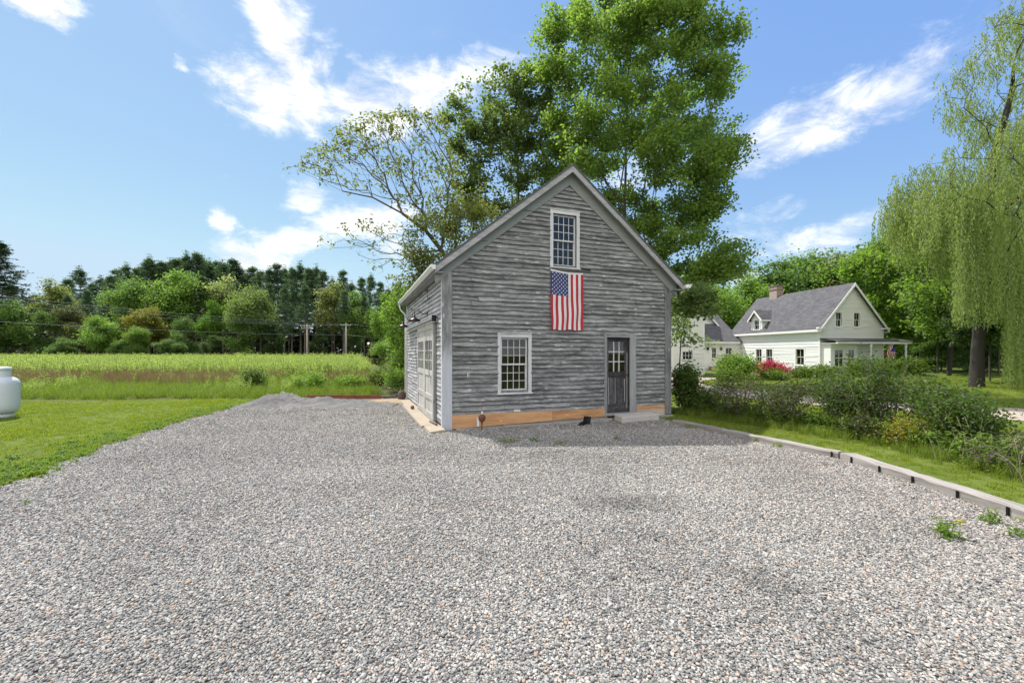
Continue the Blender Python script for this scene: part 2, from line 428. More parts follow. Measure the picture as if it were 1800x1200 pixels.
def pine_mesh(h, w, seed, bare=.35, gaps=.25):
    """white pine: straight trunk, open whorls of level limbs, tufted needles"""
    P = [np.array([0, 0, z]) for z in np.linspace(0, h, 14)]
    for i, p in enumerate(P): p[0] += math.sin(i * .6 + seed) * .12; p[1] += math.cos(i * .5 + seed * 2) * .12
    par = [-1] + list(range(13)); r = [max(.02, .3 * (1 - i / 13.5)) * (h / 26) for i in range(14)]
    cent = []; zz = h * bare
    while zz < h * .985:
        f = (zz / h - bare) / (1 - bare)
        L = w * .5 * (1 - f) ** .75 * (.55 + .45 * min(1, f * 4)) + .3
        nb = rng.integers(4, 7); a0 = rng.uniform(0, 6.28)
        for k in range(nb):
            if rng.random() < gaps: continue
            a = a0 + 6.28 * k / nb + rng.uniform(-.3, .3); LL = L * rng.uniform(.55, 1.15)
            j = int(np.clip(zz / h * 13, 0, 12)); base = P[j] + (P[j + 1] - P[j]) * (zz / h * 13 - j)
            rise = rng.uniform(-.05, .22) + f * .55; prev = j
            for q in range(1, 4):
                t = q / 3; p = base + np.array([math.cos(a), math.sin(a), 0]) * LL * t + np.array([0, 0, LL * (rise * t * t - .05 * t)])
                P.append(p); par.append(prev if q > 1 else j); r.append(.05 * (1 - t * .7) * h / 26); prev = len(P) - 1
                if t > .3:
                    for _ in range(3 if q < 3 else 5): cent.append(p + rng.normal(0, 1, 3) * np.array([LL * .15 + .1, LL * .15 + .1, .10]))
        zz += rng.uniform(.8, 1.5) * (1 - .5 * f) * h / 24
    for _ in range(10): cent.append(np.array(P[13]) + rng.normal(0, 1, 3) * np.array([.22, .22, .55]))
    cent = np.array(cent); idx = np.repeat(np.arange(len(cent)), 11)
    C = cent[idx] + rng.normal(0, 1, (len(idx), 3)) * np.array([.26, .26, .10])
    rn = np.clip(rng.random(len(idx)) * .5 + rng.random(len(cent))[idx] * .5, 0, 1)
    V, Q, rr = leaf_quads(C, .55, .16, .25, .8, rn, None, .35)
    tv, tq = tubes_np(np.array(P), np.array(par), np.array(r), 6, 0)
    return (tv, tq), (V, Q, rr)

def tree_proto(arr, bark, leaf):
    (tv, tq), (V, Q, rr) = arr
    return np_mesh('trunk', tv, tq, [bark], smooth=True), np_mesh('crown', V, Q, [leaf], {'rnd': rr})
def place_tree(pr, name, label, loc, s, rot, color, group=None, sz=None):
    root = thing(name, label, 'tree', loc, rot, group); root.scale = (s, s, sz or s)
    link('trunk', pr[0], root); c = link('crown', pr[1], root); c.color = (*color, 1)
    return root

def tuft_mesh(name, mat, n, h, rad, w, lean=.5, seg=2):
    """a tuft of grass blades"""
    V = []; Q = []; rn = []
    for i in range(n):
        a = rng.uniform(0, 6.28); r = rad * math.sqrt(rng.random()); b = np.array([math.cos(a) * r, math.sin(a) * r, -.005])
        a2 = rng.uniform(0, 6.28); hh = h * rng.uniform(.5, 1.15); l = hh * abs(rng.normal(0, lean)); d = np.array([math.cos(a2), math.sin(a2), 0]); sd = np.array([-d[1], d[0], 0]) * w * rng.uniform(.7, 1.3)
        k = len(V); q = rng.random()
        V += [b - sd, b + sd, b + d * l * .4 + np.array([0, 0, hh * .6]) + sd * .7, b + d * l * .4 + np.array([0, 0, hh * .6]) - sd * .7,
              b + d * l + np.array([0, 0, hh]) + sd * .12, b + d * l + np.array([0, 0, hh]) - sd * .12]
        Q += [(k, k + 1, k + 2, k + 3), (k + 3, k + 2, k + 4, k + 5)]; rn += [q] * 6
    return np_mesh(name, np.array(V), np.array(Q), [mat], {'rnd': np.array(rn)})

def stalk_mesh(name, mats, h, nleaf, lsz, lw, nst=3, rad=.12, top=1.0, lo=.15, upward=.5):
    """upright leafy stalks (tall field plants, weeds)"""
    V = []; Q = []; rn = []; mi = []
    for s_ in range(nst):
        a = rng.uniform(0, 6.28); b = np.array([math.cos(a), math.sin(a), 0]) * rad * math.sqrt(rng.random()); hh = h * rng.uniform(.72, 1.1)
        ln = rng.normal(0, .1, 2) * hh; tip = b + np.array([ln[0], ln[1], hh]); sd = np.array([.006, .004, 0]) * (h / 1.0 + .3)
        k = len(V); V += [b - sd, b + sd, tip + sd * .5, tip - sd * .5]; Q.append((k, k + 1, k + 2, k + 3)); rn += [.2] * 4; mi.append(0)
        if nleaf:
            t = np.sort(rng.uniform(lo, top, nleaf)); C = b + (tip - b) * t[:, None]
            lv, lq, lr = leaf_quads(C, lsz, lw, upward, .5, None, None, .3)
            lv = lv.reshape(-1, 4, 3); sc = (1.15 - .65 * t)[:, None, None]; lv = lv[:, :1] + (lv - lv[:, :1]) * sc
            k = len(V); V += list(lv.reshape(-1, 3)); Q += [tuple(x) for x in (lq + k)]; rn += list(lr); mi += [1] * len(lq)
    return np_mesh(name, np.array(V), np.array(Q), mats, {'rnd': np.array(rn)}, mi)
# ------------------------------------------------------------------ materials
clap = mat_wood('weathered_clapboard', (.064, .065, .067), (.183, .184, .187), (.335, .335, .335), (.46, .46, .46), .515, .66, 1.8, 10.5, .42, 1.12, cont=True, lap_line=.78)
clap_side = mat_wood('worn_white_clapboard', (.14, .145, .15), (.29, .295, .305), (.42, .42, .425), (.50, .50, .505), .45, .60, 1.4, 8.0, .2, .75, cont=True, lap_line=.85)
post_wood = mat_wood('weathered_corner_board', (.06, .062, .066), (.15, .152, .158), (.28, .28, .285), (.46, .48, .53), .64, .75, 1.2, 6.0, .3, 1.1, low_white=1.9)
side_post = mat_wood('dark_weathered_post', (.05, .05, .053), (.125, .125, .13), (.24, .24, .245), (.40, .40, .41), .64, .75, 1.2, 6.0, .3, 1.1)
grey_trim = mat_wood('grey_painted_trim', (0.145, 0.149, 0.153), (0.230, 0.238, 0.242), (0.323, 0.332, 0.336), (0.425, 0.425, 0.433), .66, .78, 1.0, 5.0, 0, .7)
frieze_m = mat_wood('greenish_frieze_paint', (0.180, 0.195, 0.190), (0.233, 0.252, 0.247), (0.285, 0.304, 0.299), None, su=.8, sv=3, contrast=.5)
white_trim = mat_wood('worn_white_paint', (0.357, 0.357, 0.365), (0.510, 0.510, 0.527), (0.629, 0.629, 0.646), None, su=1.5, sv=6, contrast=.8, rough=.6)
door_wood = mat_wood('dark_bare_door', (.022, .02, .022), (.05, .047, .05), (.12, .115, .12), (.5, .5, .5), .66, .74, 3, 14, 0, 1.2)
slide_wood = mat_wood('bleached_door_boards', (0.270, 0.261, 0.243), (0.414, 0.405, 0.378), (0.540, 0.531, 0.504), (0.612, 0.612, 0.594), .6, .72, 1.2, 10, 0, .9)
pine_board = mat_wood('fresh_pine_board', (.30, .145, .065), (.50, .28, .14), (.62, .40, .23), None, su=.9, sv=6, knots=.25, contrast=.75)
timber_m = mat_wood('silvered_timber', (0.136, 0.124, 0.112), (0.264, 0.244, 0.228), (0.400, 0.376, 0.352), None, su=.9, sv=9, contrast=.95)
red_board = mat_wood('red_brown_board', (.10, .035, .02), (.19, .07, .04), (.28, .12, .07), None, su=1, sv=6)
old_wood = mat_wood('old_dark_plank', (.06, .05, .045), (.14, .12, .105), (.26, .23, .20), None, su=1.2, sv=8)
roof_m = mat_plain('barn_shingle', (.08, .08, .085), .95, 0, .3, 4)
inside_m = mat_plain('barn_inside_boards', (.03, .028, .025), .9, 0, .3, 3)
gutter_m = mat_plain('white_aluminium', (0.612, 0.612, 0.612), .4, 0, .06, 5)
black_m = mat_plain('black_metal', (.014, .014, .016), .45, .6, .2, 10)
bronze_m = mat_plain('dark_bronze_metal', (.03, .024, .02), .35, .8, .2, 10)
cream_m = mat_plain('lamp_inside_cream', (.75, .62, .35), .4, 0, .05, 5)
rust_m = mat_plain('rusty_iron', (.15, .065, .04), .85, .2, .5, 14)
concrete_m = mat_plain('tan_concrete', (0.290, 0.244, 0.191), .9, 0, .22, 2.5, .3)
stone_m = mat_plain('grey_granite', (0.224, 0.220, 0.208), .9, 0, .3, 7, .4)
glass_m = mat_glass('old_window_glass')
bark_m = mat_plain('grey_brown_bark', (.085, .072, .06), .95, 0, .4, 5, .6)
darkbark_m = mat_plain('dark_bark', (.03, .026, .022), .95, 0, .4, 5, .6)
pinebark_m = mat_plain('pine_bark', (.17, .15, .135), .95, 0, .35, 4, .5)
twig_m = mat_plain('grey_twig', (.12, .10, .085), .9, 0, .35, 8)

def ground_mat(name, stops, sc, bmp=.3, rough=.95, fine=40):
    m, N, b = new_mat(name); co = N.n('ShaderNodeTexCoord').outputs['Object']
    big = N.noise(co, sc, 5, .6); fn = N.noise(co, fine, 4, .7)
    f = N.math('ADD', N.math('MULTIPLY', big, .6), N.math('MULTIPLY', fn, .4))
    setb(N, b, N.ramp(f, stops), rough, 0, .2, bump(N, fn, bmp, .03)); return m
lawn_m = ground_mat('lawn_turf', [(.3, (0.050, 0.075, 0.012)), (.5, (0.090, 0.125, 0.020)), (.7, (0.140, 0.170, 0.035))], .7)
field_m = ground_mat('field_soil', [(.3, (.045, .055, .015)), (.5, (.08, .09, .022)), (.7, (.15, .12, .05))], .25)
dust_m = ground_mat('stone_dust', [(.3, (0.079, 0.079, 0.079)), (.5, (0.137, 0.135, 0.133)), (.7, (0.216, 0.212, 0.205))], 1.6, .9, .95, 22)
road_m = ground_mat('pinkish_gravel', [(.3, (0.221, 0.170, 0.136)), (.5, (0.357, 0.289, 0.246)), (.7, (0.493, 0.416, 0.365))], .8, .6, .95, 30)
sand_m = ground_mat('tan_sand', [(.3, (0.210, 0.154, 0.091)), (.5, (0.294, 0.224, 0.140)), (.7, (0.350, 0.280, 0.196))], 1.2, .4, .95, 30)

def stone_ramp(N, x, rmp):
    return N.ramp(x, rmp)
STONES = [(0.0, (0.108, 0.109, 0.11)), (0.16, (0.158, 0.16, 0.161)), (0.34, (0.219, 0.219, 0.215)), (0.52, (0.273, 0.269, 0.259)), (0.68, (0.334, 0.325, 0.303)), (0.8, (0.402, 0.382, 0.353)), (0.885, (0.456, 0.441, 0.41)), (0.945, (0.368, 0.288, 0.234)), (0.972, (0.388, 0.295, 0.241)), (0.99, (0.348, 0.241, 0.159)), (1.0, (0.293, 0.214, 0.166))]
def worn(N, loc, col):
    """darker damp and dusty patches where cars stood"""
    for (px, py, a, b, k) in ((1090, 885, .75, .35, .74), (1340, 1025, .32, .22, .78), (1010, 800, 1.2, .35, .88), (1200, 975, 1.1, .6, .9), (560, 860, 1.6, .5, .92)):
        p = gnd(px, py); d = N.n('ShaderNodeMapping', {'Vector': loc, 'Location': tuple(p), 'Scale': (a, b, 50)}, vector_type='TEXTURE').outputs[0]
        ln = N.math('ADD', N.n('ShaderNodeVectorMath', {0: d}, operation='LENGTH').outputs['Value'], N.math('MULTIPLY', N.math('SUBTRACT', N.noise(loc, 3.2, 5, .65), .5), 2.6))
        col = N.mix(N.math('SUBTRACT', 1.0, N.step(ln, .35, 1.15)), col, N.mix(1.0, col, (k, k, k), 'MULTIPLY'))
    return col
def gravel_sheet_mat():
    m, N, b = new_mat('gravel_bed'); co = N.n('ShaderNodeTexCoord').outputs['Object']
    wob = N.vec('ADD', co, N.vec('SCALE', N.n('ShaderNodeTexNoise', {'Vector': co, 'Scale': 30.0}).outputs[1], (0, 0, 0)))
    sep = N.n('ShaderNodeSeparateXYZ', {0: co}).outputs
    flat = N.n('ShaderNodeCombineXYZ', {0: sep[0], 1: sep[1], 2: 0.0}).outputs[0]
    vo = N.n('ShaderNodeTexVoronoi', {'Vector': flat, 'Scale': 42.0, 'Randomness': 1.0})
    rs = N.n('ShaderNodeSeparateXYZ', {0: vo.outputs['Color']}).outputs
    col = N.ramp(rs[0], STONES)
    big = N.noise(co, .55, 5, .6)
    pink = N.step(N.math('ADD', sep[0], N.math('MULTIPLY', big, 3.0)), 2.5, 7.0)
    col = N.mix(N.math('MULTIPLY', pink, .45), col, N.mix(1.0, col, (1.04, .99, .96), 'MULTIPLY'))
    k = N.n('ShaderNodeMapRange', {0: big, 1: .3, 2: .7, 3: .82, 4: 1.15}).outputs[0]
    col = N.vec('MULTIPLY', col, N.n('ShaderNodeCombineXYZ', {0: k, 1: k, 2: k}).outputs[0])
    col = worn(N, flat, col)
    edge = N.step(vo.outputs['Distance'], .34, .62)
    h = N.math('SUBTRACT', N.math('MULTIPLY', rs[1], .6), N.math('MULTIPLY', N.math('POWER', vo.outputs['Distance'], 2.0), 1.3))
    setb(N, b, N.mix(N.math('MULTIPLY', edge, .5), col, (.05, .05, .05)), .9, 0, .25, bump(N, h, 1.0, .02)); return m
gravel_m = gravel_sheet_mat()
def pebble_mat():
    m, N, b = new_mat('pebble'); oi = N.n('ShaderNodeObjectInfo'); loc = oi.outputs['Location']
    col = N.ramp(oi.outputs['Random'], STONES)
    big = N.noise(loc, .55, 5, .6); x = N.n('ShaderNodeSeparateXYZ', {0: loc}).outputs[0]
    pink = N.step(N.math('ADD', x, N.math('MULTIPLY', big, 3.0)), 2.5, 7.0)
    col = N.mix(N.math('MULTIPLY', pink, .5), col, N.mix(1.0, col, (1.04, .99, .96), 'MULTIPLY'))
    k = N.n('ShaderNodeMapRange', {0: big, 1: .3, 2: .7, 3: .84, 4: 1.14}).outputs[0]
    col = N.vec('MULTIPLY', col, N.n('ShaderNodeCombineXYZ', {0: k, 1: k, 2: k}).outputs[0])
    col = worn(N, loc, col)
    co = N.n('ShaderNodeTexCoord').outputs['Object']
    sp = N.noise(co, 1.6, 4, .7)
    q = N.n('ShaderNodeMapRange', {0: sp, 1: .3, 2: .7, 3: .8, 4: 1.2}).outputs[0]
    col = N.vec('MULTIPLY', col, N.n('ShaderNodeCombineXYZ', {0: q, 1: q, 2: q}).outputs[0])
    setb(N, b, col, .8, 0, .3); return m
pebble_m = pebble_mat()

leaf_bright = mat_leaf('maple_leaf_bright', (.155, .245, .075), .58, .32, (1.2, 1.05, .8))
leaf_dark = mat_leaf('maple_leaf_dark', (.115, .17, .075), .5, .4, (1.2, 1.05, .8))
leaf_olive = mat_leaf('olive_leaf', (.15, .18, .075), .54, .4, (1.2, 1.05, .8))
leaf_willow = mat_leaf('willow_leaf', (.235, .295, .13), .54, .32, (1.12, 1.05, .8))
leaf_shrub = mat_leaf('shrub_leaf', (.062, .115, .03), .45, .45)
leaf_fresh = mat_leaf('fresh_green_leaf', (.15, .25, .06), .52, .35, (1.2, 1.05, .7))
leaf_far = mat_leaf('far_leaf', (.07, .12, .02), .5, .35, (1.15, 1.05, .75), objcol=True)
needle_m = mat_leaf('pine_needle', (.03, .06, .02), .3, .35, (1.15, 1.1, .9), objcol=True)
blossom_m = mat_leaf('pink_blossom', (.45, .035, .09), .25, .45, (1.05, 1.6, 1.4))
grass_m = mat_leaf('grass_blade', (.165, .225, .026), .48, .35, (1.3, 1.08, .7))
tallgrass_m = mat_leaf('tall_grass_blade', (.13, .195, .035), .42, .35, (1.3, 1.1, .8))
fieldleaf_m = mat_leaf('field_plant_leaf', (.28, .36, .15), .5, .35, (1.25, 1.1, .9))
dry_m = mat_leaf('dry_stalk', (.27, .19, .12), .25, .4, (1.2, 1.1, 1.0))
rusty_m = mat_leaf('rusty_seed_head', (.22, .13, .09), .25, .35, (1.2, 1.1, 1.0))
stem_m = mat_leaf('green_stem', (.10, .13, .03), .2, .3)
yellow_m = mat_leaf('yellow_flower', (.5, .42, .05), .3, .3, (1.1, 1.0, .8))

# ------------------------------------------------------------------ the setting: ground, lawns, drives
def sheet(name, poly, z, mat, jit=.0, step=.25, kind='structure', **kw):
    pts = []
    for i in range(len(poly)):
        a = np.array(poly[i], float); b = np.array(poly[(i + 1) % len(poly)], float); n = max(1, int(np.linalg.norm(b - a) / step)) if jit else 1
        for k in range(n): pts.append(a + (b - a) * k / n)
    pts = np.array(pts)
    if jit:
        w = np.concatenate([pts, np.zeros((len(pts), 1))], 1)
        pts[:, 0] += snoise(w, 1.1) * jit + rng.normal(0, jit * .35, len(pts)); pts[:, 1] += snoise(w + 50, 1.1) * jit + rng.normal(0, jit * .35, len(pts))
    me = bpy.data.meshes.new(name); me.from_pydata([(x, y, z) for x, y in pts], [], [list(range(len(pts)))]); me.materials.append(mat); me.update()
    import bmesh
    bm = bmesh.new(); bm.from_mesh(me)
    for f in bm.faces:
        if f.normal.z < 0: f.normal_flip()
    bmesh.ops.triangulate(bm, faces=bm.faces); bm.to_mesh(me); bm.free()
    return link(name, me, kind=kind, **kw)
sheet('ground', [(-700, -300), (700, -300), (700, 900), (-700, 900)], 0, field_m)
DRIVE = [(-5.9, -4), (-6.3, 0), (-6.9, 4), (-7.28, 5.98), (-7.79, 7.21), (-8.58, 9.07), (-9.12, 11.25), (-9.75, 14.2), (-9.5, 16.9), (-7.0, 17.5), (-4.2, 18.4),
         (-2.0, 15.5), (.5, 14.5), (4.2, 13.0), (4.42, 11.25), (5.86, 7.5), (5.74, 4.7), (5.62, 0), (5.6, -4)]
LAWN_L = [(-45, -4), (-5.5, -4), (-5.5, 8), (-8.2, 17), (-9.5, 17.9), (-11.5, 17.2), (-18, 16.4), (-30, 16.0), (-45, 16)]
LAWN_R = [(4.3, -4), (60, -4), (90, 20), (90, 120), (2, 60), (1, 22), (3.9, 13.2), (4.5, 11.1), (5.6, 7.4), (5.4, 4)]
sheet('lawn', LAWN_L, .004, lawn_m, .06)
sheet('lawn', LAWN_R, .004, lawn_m, .03)
drive = sheet('gravel_driveway', DRIVE, .008, gravel_m, .07, .18)
ROADC = [(60, 2), (30, 7.6), (21, 10.6), (15.3, 13.3), (11.6, 17.2), (9.9, 22), (10.0, 27), (12.2, 30.5), (14.5, 33)]
def ribbon(c, w):
    c = np.array(c, float); d = np.gradient(c, axis=0); d /= np.linalg.norm(d, axis=1)[:, None]; nrm = np.stack([-d[:, 1], d[:, 0]], 1)
    return list(c + nrm * w / 2) + list((c - nrm * w / 2)[::-1])
ROAD = [tuple(p) for p in ribbon(ROADC, 3.6)]
sheet('gravel_road', ROAD, .010, road_m, .12, .3)
sheet('sand_patch', [(-6.2, 16.6), (-4.3, 17.9), (-3.6, 16.2), (-4.6, 15.6), (-5.6, 16.0)], .014, sand_m, .12, .2)

# ------------------------------------------------------------------ the grey barn
BA = (-1.684, 10.3); BROT = math.atan2(.3515, .9362); BC, BS = math.cos(BROT), math.sin(BROT)
def bw(x, y, z=0): return np.array([BA[0] + x * BC - y * BS, BA[1] + x * BS + y * BC, z])
def bl(P):
    dx = P[:, 0] - BA[0]; dy = P[:, 1] - BA[1]; return np.stack([dx * BC + dy * BS, -dx * BS + dy * BC, P[:, 2]], 1)
W_, D_, EH, RX, PITCH = 6.88, 7.4, 4.0, 3.46, .80
def top(x): return 6.86 - PITCH * abs(x - RX)            # underside of the roof at the wall
barn = thing('barn', 'weathered grey clapboard barn with a steep gable at the end of the gravel drive', 'barn', (BA[0], BA[1], 0), BROT)

def intervals(a, b, z0, z1, ops):
    """free stretches of a course between openings (x0,x1,zb,zt)"""
    cuts = sorted([(o[0], o[1]) for o in ops if o[2] < (z0 + z1) / 2 < o[3]]); out = []; c = a
    for p, q in cuts:
        if p > c: out.append((c, p))
        c = max(c, q)
    if b > c: out.append((c, b))
    return out
def backing(mb, L, zb, ops, gable, M, thick=.09):
    zs = sorted({zb, *[o[2] for o in ops], *[o[3] for o in ops], *( [EH - .65, 6.7] if gable else [EH - .05])})
    zs = [z for z in zs if z >= zb]
    for z0, z1 in zip(zs[:-1], zs[1:]):
        def lim(z):
            if not gable: return 0.0, L
            h = (6.86 - z) / PITCH; return max(0, RX - h), min(L, RX + h)
        a0, b0 = lim(z0); a1, b1 = lim(z1); cuts = sorted([(o[0], o[1]) for o in ops if o[2] < (z0 + z1) / 2 < o[3]])
        edges0 = [a0] + [v for c in cuts for v in c] + [b0]; edges1 = [a1] + [v for c in cuts for v in c] + [b1]
        for k in range(0, len(edges0), 2):
            c = [(edges0[k], .002, z0), (edges0[k + 1], .002, z0), (edges0[k + 1], thick, z0), (edges0[k], thick, z0),
                 (edges1[k], .002, z1), (edges1[k + 1], .002, z1), (edges1[k + 1], thick, z1), (edges1[k], thick, z1)]
            if edges0[k + 1] - edges0[k] > .01: mb.hexa([M @ Vector(p) for p in c], 1)
def clapboards(mb, L, zb, zt, ops, limf, M, course=.115, butt=.02, split=True, wav=.004, z0fun=None, lap=.012, seg=.28):
    z = zb
    while z < zt - .01:
        a0, b0 = limf(z); a1, b1 = limf(min(z + course, zt))
        for (p, q) in intervals(a0, b0, z, z + course, ops):
            cuts = [p]
            if split:
                c = p + rng.uniform(.4, 2.6)
                while c < q - .3: cuts.append(c); c += rng.uniform(.9, 3.2)
            cuts.append(q)
            for u0, u1 in zip(cuts[:-1], cuts[1:]):
                n = max(1, int((u1 - u0) / seg)) if split else 1
                off = rng.uniform(0, 60); r = random.random(); vs = []; w = []; fs = []
                sag = rng.normal(0, wav * .6); cup = rng.uniform(.6, 1.35)
                for k in range(n + 1):
                    t = k / n; u = u0 + (u1 - u0) * t + (.005 if k == 0 and u0 > a0 + .01 else 0)
                    zt_ = min(z + course + lap, zt + lap)
                    ut = min(max(u, a1), b1)           # the gable cuts the board on the rake
                    jz = rng.normal(0, wav) + sag; jb = butt * cup * (1 + rng.normal(0, .18))
                    if rng.random() < .03 * (wav > .001): jz += .012
                    vs += [(u, -jb, z + jz), (ut, -.004, zt_), (u, 0.0, z + jz)]
                    w += [(u + off, 0.0, r), (u + off, course, r), (u + off, -.01, r)]
                for k in range(n):
                    i = k * 3; fs += [(i, i + 3, i + 4, i + 1), (i + 2, i + 5, i + 3, i)]
                fs += [(0, 1, 2), (n * 3, n * 3 + 2, n * 3 + 1)]
                mb.add([M @ Vector(v) for v in vs], fs, 0, w)
        z += course
I4 = Matrix.Identity(4)
def frame(ox, oy, oz, rz): return Matrix.Translation((ox, oy, oz)) @ Matrix.Rotation(rz, 4, 'Z')

def make_window(parent, M, x0, x1, z0, z1, cols, rows, mats, casing=.09, head=.10, sash_off=.05, sill=True, double=True, name='window', proud=.034, lights=True, mw=.015):
    """casing and jambs in one mesh; sashes, panes and sill below it; x along the wall, y into it, openings x0..x1, z0..z1"""
    tm, sm, gm = mats
    f = MB(); B = lambda mb, *a: mb.box(*a, M=M)
    B(f, x0 - casing, x0, -proud, .06, z0 - .05, z1 + head); B(f, x1, x1 + casing, -proud, .06, z0 - .05, z1 + head)
    B(f, x0, x1, -proud + .002, .06, z1, z1 + head)
    B(f, x0 - casing - .012, x1 + casing + .012, -proud - .014, -.005, z1 + head, z1 + head + .022)
    B(f, x0, x0 + .02, .061, .15, z0, z1); B(f, x1 - .02, x1, .061, .15, z0, z1); B(f, x0 + .02, x1 - .02, .061, .15, z1 - .02, z1)
    win = f.build(name, tm, parent)
    if sill:
        s = MB(); B(s, x0 - casing - .02, x1 + casing + .02, -proud - .03, .15, z0 - .085, z0 - .052); s.build('sill', tm, win)
    a, b = x0 + .02, x1 - .02; zm = (z0 + z1 - .02) / 2
    spans = [(z0, zm + .015, sash_off + .034), (zm - .015, z1 - .02, sash_off)] if double else [(z0, z1 - .02, sash_off)]
    if double: spans = [(zm - .018, z1 - .02, sash_off), (z0, zm + .018, sash_off + .036)]
    for (za, zb, y) in spans:
        s = MB(); r = .03
        B(s, a, a + r, y, y + .032, za, zb); B(s, b - r, b, y, y + .032, za, zb)
        B(s, a + r, b - r, y, y + .032, za, za + r + .01); B(s, a + r, b - r, y, y + .032, zb - r, zb)
        ia, ib, ja, jb = a + r, b - r, za + r + .01, zb - r
        if lights:
            for k in range(1, cols): x = ia + (ib - ia) * k / cols; B(s, x - mw / 2, x + mw / 2, y + .004, y + .027, ja, jb)
            for k in range(1, rows):
                zz = ja + (jb - ja) * k / rows
                for c in range(cols):
                    xa = ia + (ib - ia) * c / cols + (mw / 2 if c else 0); xb = ia + (ib - ia) * (c + 1) / cols - (mw / 2 if c < cols - 1 else 0)
                    B(s, xa, xb, y + .006, y + .025, zz - mw / 2, zz + mw / 2)
        s.build('sash', sm, win)
        g = MB(); v = [(ia, y + .015, ja), (ib, y + .015, ja), (ib, y + .015, jb), (ia, y + .015, jb)]
        g.add([M @ Vector(p) for p in v], [(0, 1, 2, 3)]); g.build('pane', gm, win, fix=False)
    return win

MF = I4                                                    # front wall: x along the front, y into the barn
ML = frame(0, D_, 0, -math.pi / 2)                         # left wall: x runs from the back corner to the front, y into the barn
MR = frame(W_, 0, 0, math.pi / 2); MBk = frame(W_, D_, 0, math.pi)
o1 = (1.49, 2.25, .92, 2.30); o2 = (2.97, 3.69, 4.27, 5.66); od = (4.66, 5.44, .22, 2.34)
zf = .33
ops_f = [(o1[0] - .07, o1[1] + .07, o1[2] - .06, o1[3] + .08), (o2[0] - .07, o2[1] + .07, o2[2] - .06, o2[3] + .08), (4.585, 5.635, 0, 2.42)]
mb = MB(); lim = lambda z: (max(.22, RX - (6.86 - .17 - z) / PITCH), min(W_ - .2, RX + (6.86 - .17 - z) / PITCH))
clapboards(mb, W_, zf, 6.62, ops_f, lim, MF, butt=.034, wav=.007)
backing(mb, W_, .06, [o1, o2, od], True, MF)
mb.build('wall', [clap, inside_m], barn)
LY = lambda y: D_ - y                                       # local x on the left wall for a distance y from the front corner
mb = MB(); clapboards(mb, D_, .12, 3.98, [(LY(3.82), LY(.9), 0, 2.72)], lambda z: (.10, D_ - .12), ML, butt=.024, wav=.0025)
backing(mb, D_, .06, [(LY(3.7), LY(1.0), .06, 2.6)], False, ML)
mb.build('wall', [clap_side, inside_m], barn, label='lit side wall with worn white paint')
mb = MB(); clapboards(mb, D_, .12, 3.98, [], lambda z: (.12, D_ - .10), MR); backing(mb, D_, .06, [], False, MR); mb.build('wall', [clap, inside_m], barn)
mb = MB(); limb = lambda z: (max(.2, W_ - RX - (6.86 - .17 - z) / PITCH), min(W_ - .2, W_ - RX + (6.86 - .17 - z) / PITCH))
clapboards(mb, W_, .12, 6.62, [], limb, MBk); backing(mb, W_, .06, [], True, MBk @ Matrix.Translation((W_ - 2 * RX, 0, 0)) if False else MBk, .09)
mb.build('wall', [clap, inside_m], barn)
mb = MB(); mb.box(.1, W_ - .1, .1, D_ - .1, .10, .16); mb.box(.1, W_ - .1, .1, D_ - .1, 2.62, 2.72); mb.build('floor', inside_m, barn)
# corner boards
def corner(name, x0, x1, y0, y1, z0, z1, mat, **kw):
    m_ = MB(); m_.box(x0, x1, y0, y1, z0, z1, axis=2); m_.build(name, mat, barn, **kw)
corner('corner_board', -.035, .215, -.036, .0, .0, 3.98, post_wood, label='grey corner board with white paint left on its lower half')
corner('corner_board', -.036, -.0, .001, .10, .0, 3.98, white_trim)
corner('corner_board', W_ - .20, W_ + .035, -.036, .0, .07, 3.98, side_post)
corner('corner_board', W_ - 0.0, W_ + .036, .001, .13, .0, 3.98, grey_trim)
corner('corner_board', -.036, -.0, D_ - .11, D_ + .03, .0, 3.98, white_trim)
# sill beam of new pine, running down to the left
m_ = MB(); m_.hexa([(.218, -.045, .035), (2.94, -.045, .085), (2.94, 0, .085), (.218, 0, .035), (.218, -.045, .365), (2.94, -.045, .35), (2.94, 0, .35), (.218, 0, .365)]); m_.build('sill_board', pine_board, barn, label='fresh orange pine sill board under the old clapboards')
m_ = MB(); m_.hexa([(2.945, -.042, .088), (4.58, -.042, .115), (4.58, 0, .115), (2.945, 0, .088), (2.945, -.042, .348), (4.58, -.042, .33), (4.58, 0, .33), (2.945, 0, .348)]); m_.build('sill_board', pine_board, barn, label='paler knotty pine sill board left of the door')
m_ = MB(); m_.box(5.66, 6.66, -.042, 0, .25, .345); m_.build('sill_board', pine_board, barn)
m_ = MB(); m_.box(5.66, 6.66, -.05, -.002, .03, .246); m_.build('sill_board', mat_wood('pale_bare_board', (.22, .17, .13), (.36, .29, .24), (.48, .42, .37), None, su=1, sv=6), barn, label='pale scuffed board at the right foot of the wall')
m_ = MB(); m_.box(-.02, W_ + .02, .01, D_ - .01, -.1, .055); m_.box(2.6, 4.66, -.02, .0, -.05, .10); m_.build('foundation', stone_m, barn)
m_ = MB()
for (xa, xb, ya, zt) in ((.3, 1.5, -.16, .035), (1.52, 2.9, -.19, .05), (2.93, 4.3, -.17, .055), (4.33, 4.72, -.2, .06), (6.05, 6.9, -.15, .05)):
    m_ = MB(); m_.hexa([(xa, ya, -.05), (xb, ya - .02, -.05), (xb, -.05, -.05), (xa, -.05, -.05), (xa, ya + .02, zt - .02), (xb, ya, zt), (xb, -.05, zt), (xa, -.05, zt)]); m_.build('footing_stone', stone_m, barn)
m_ = MB(); 
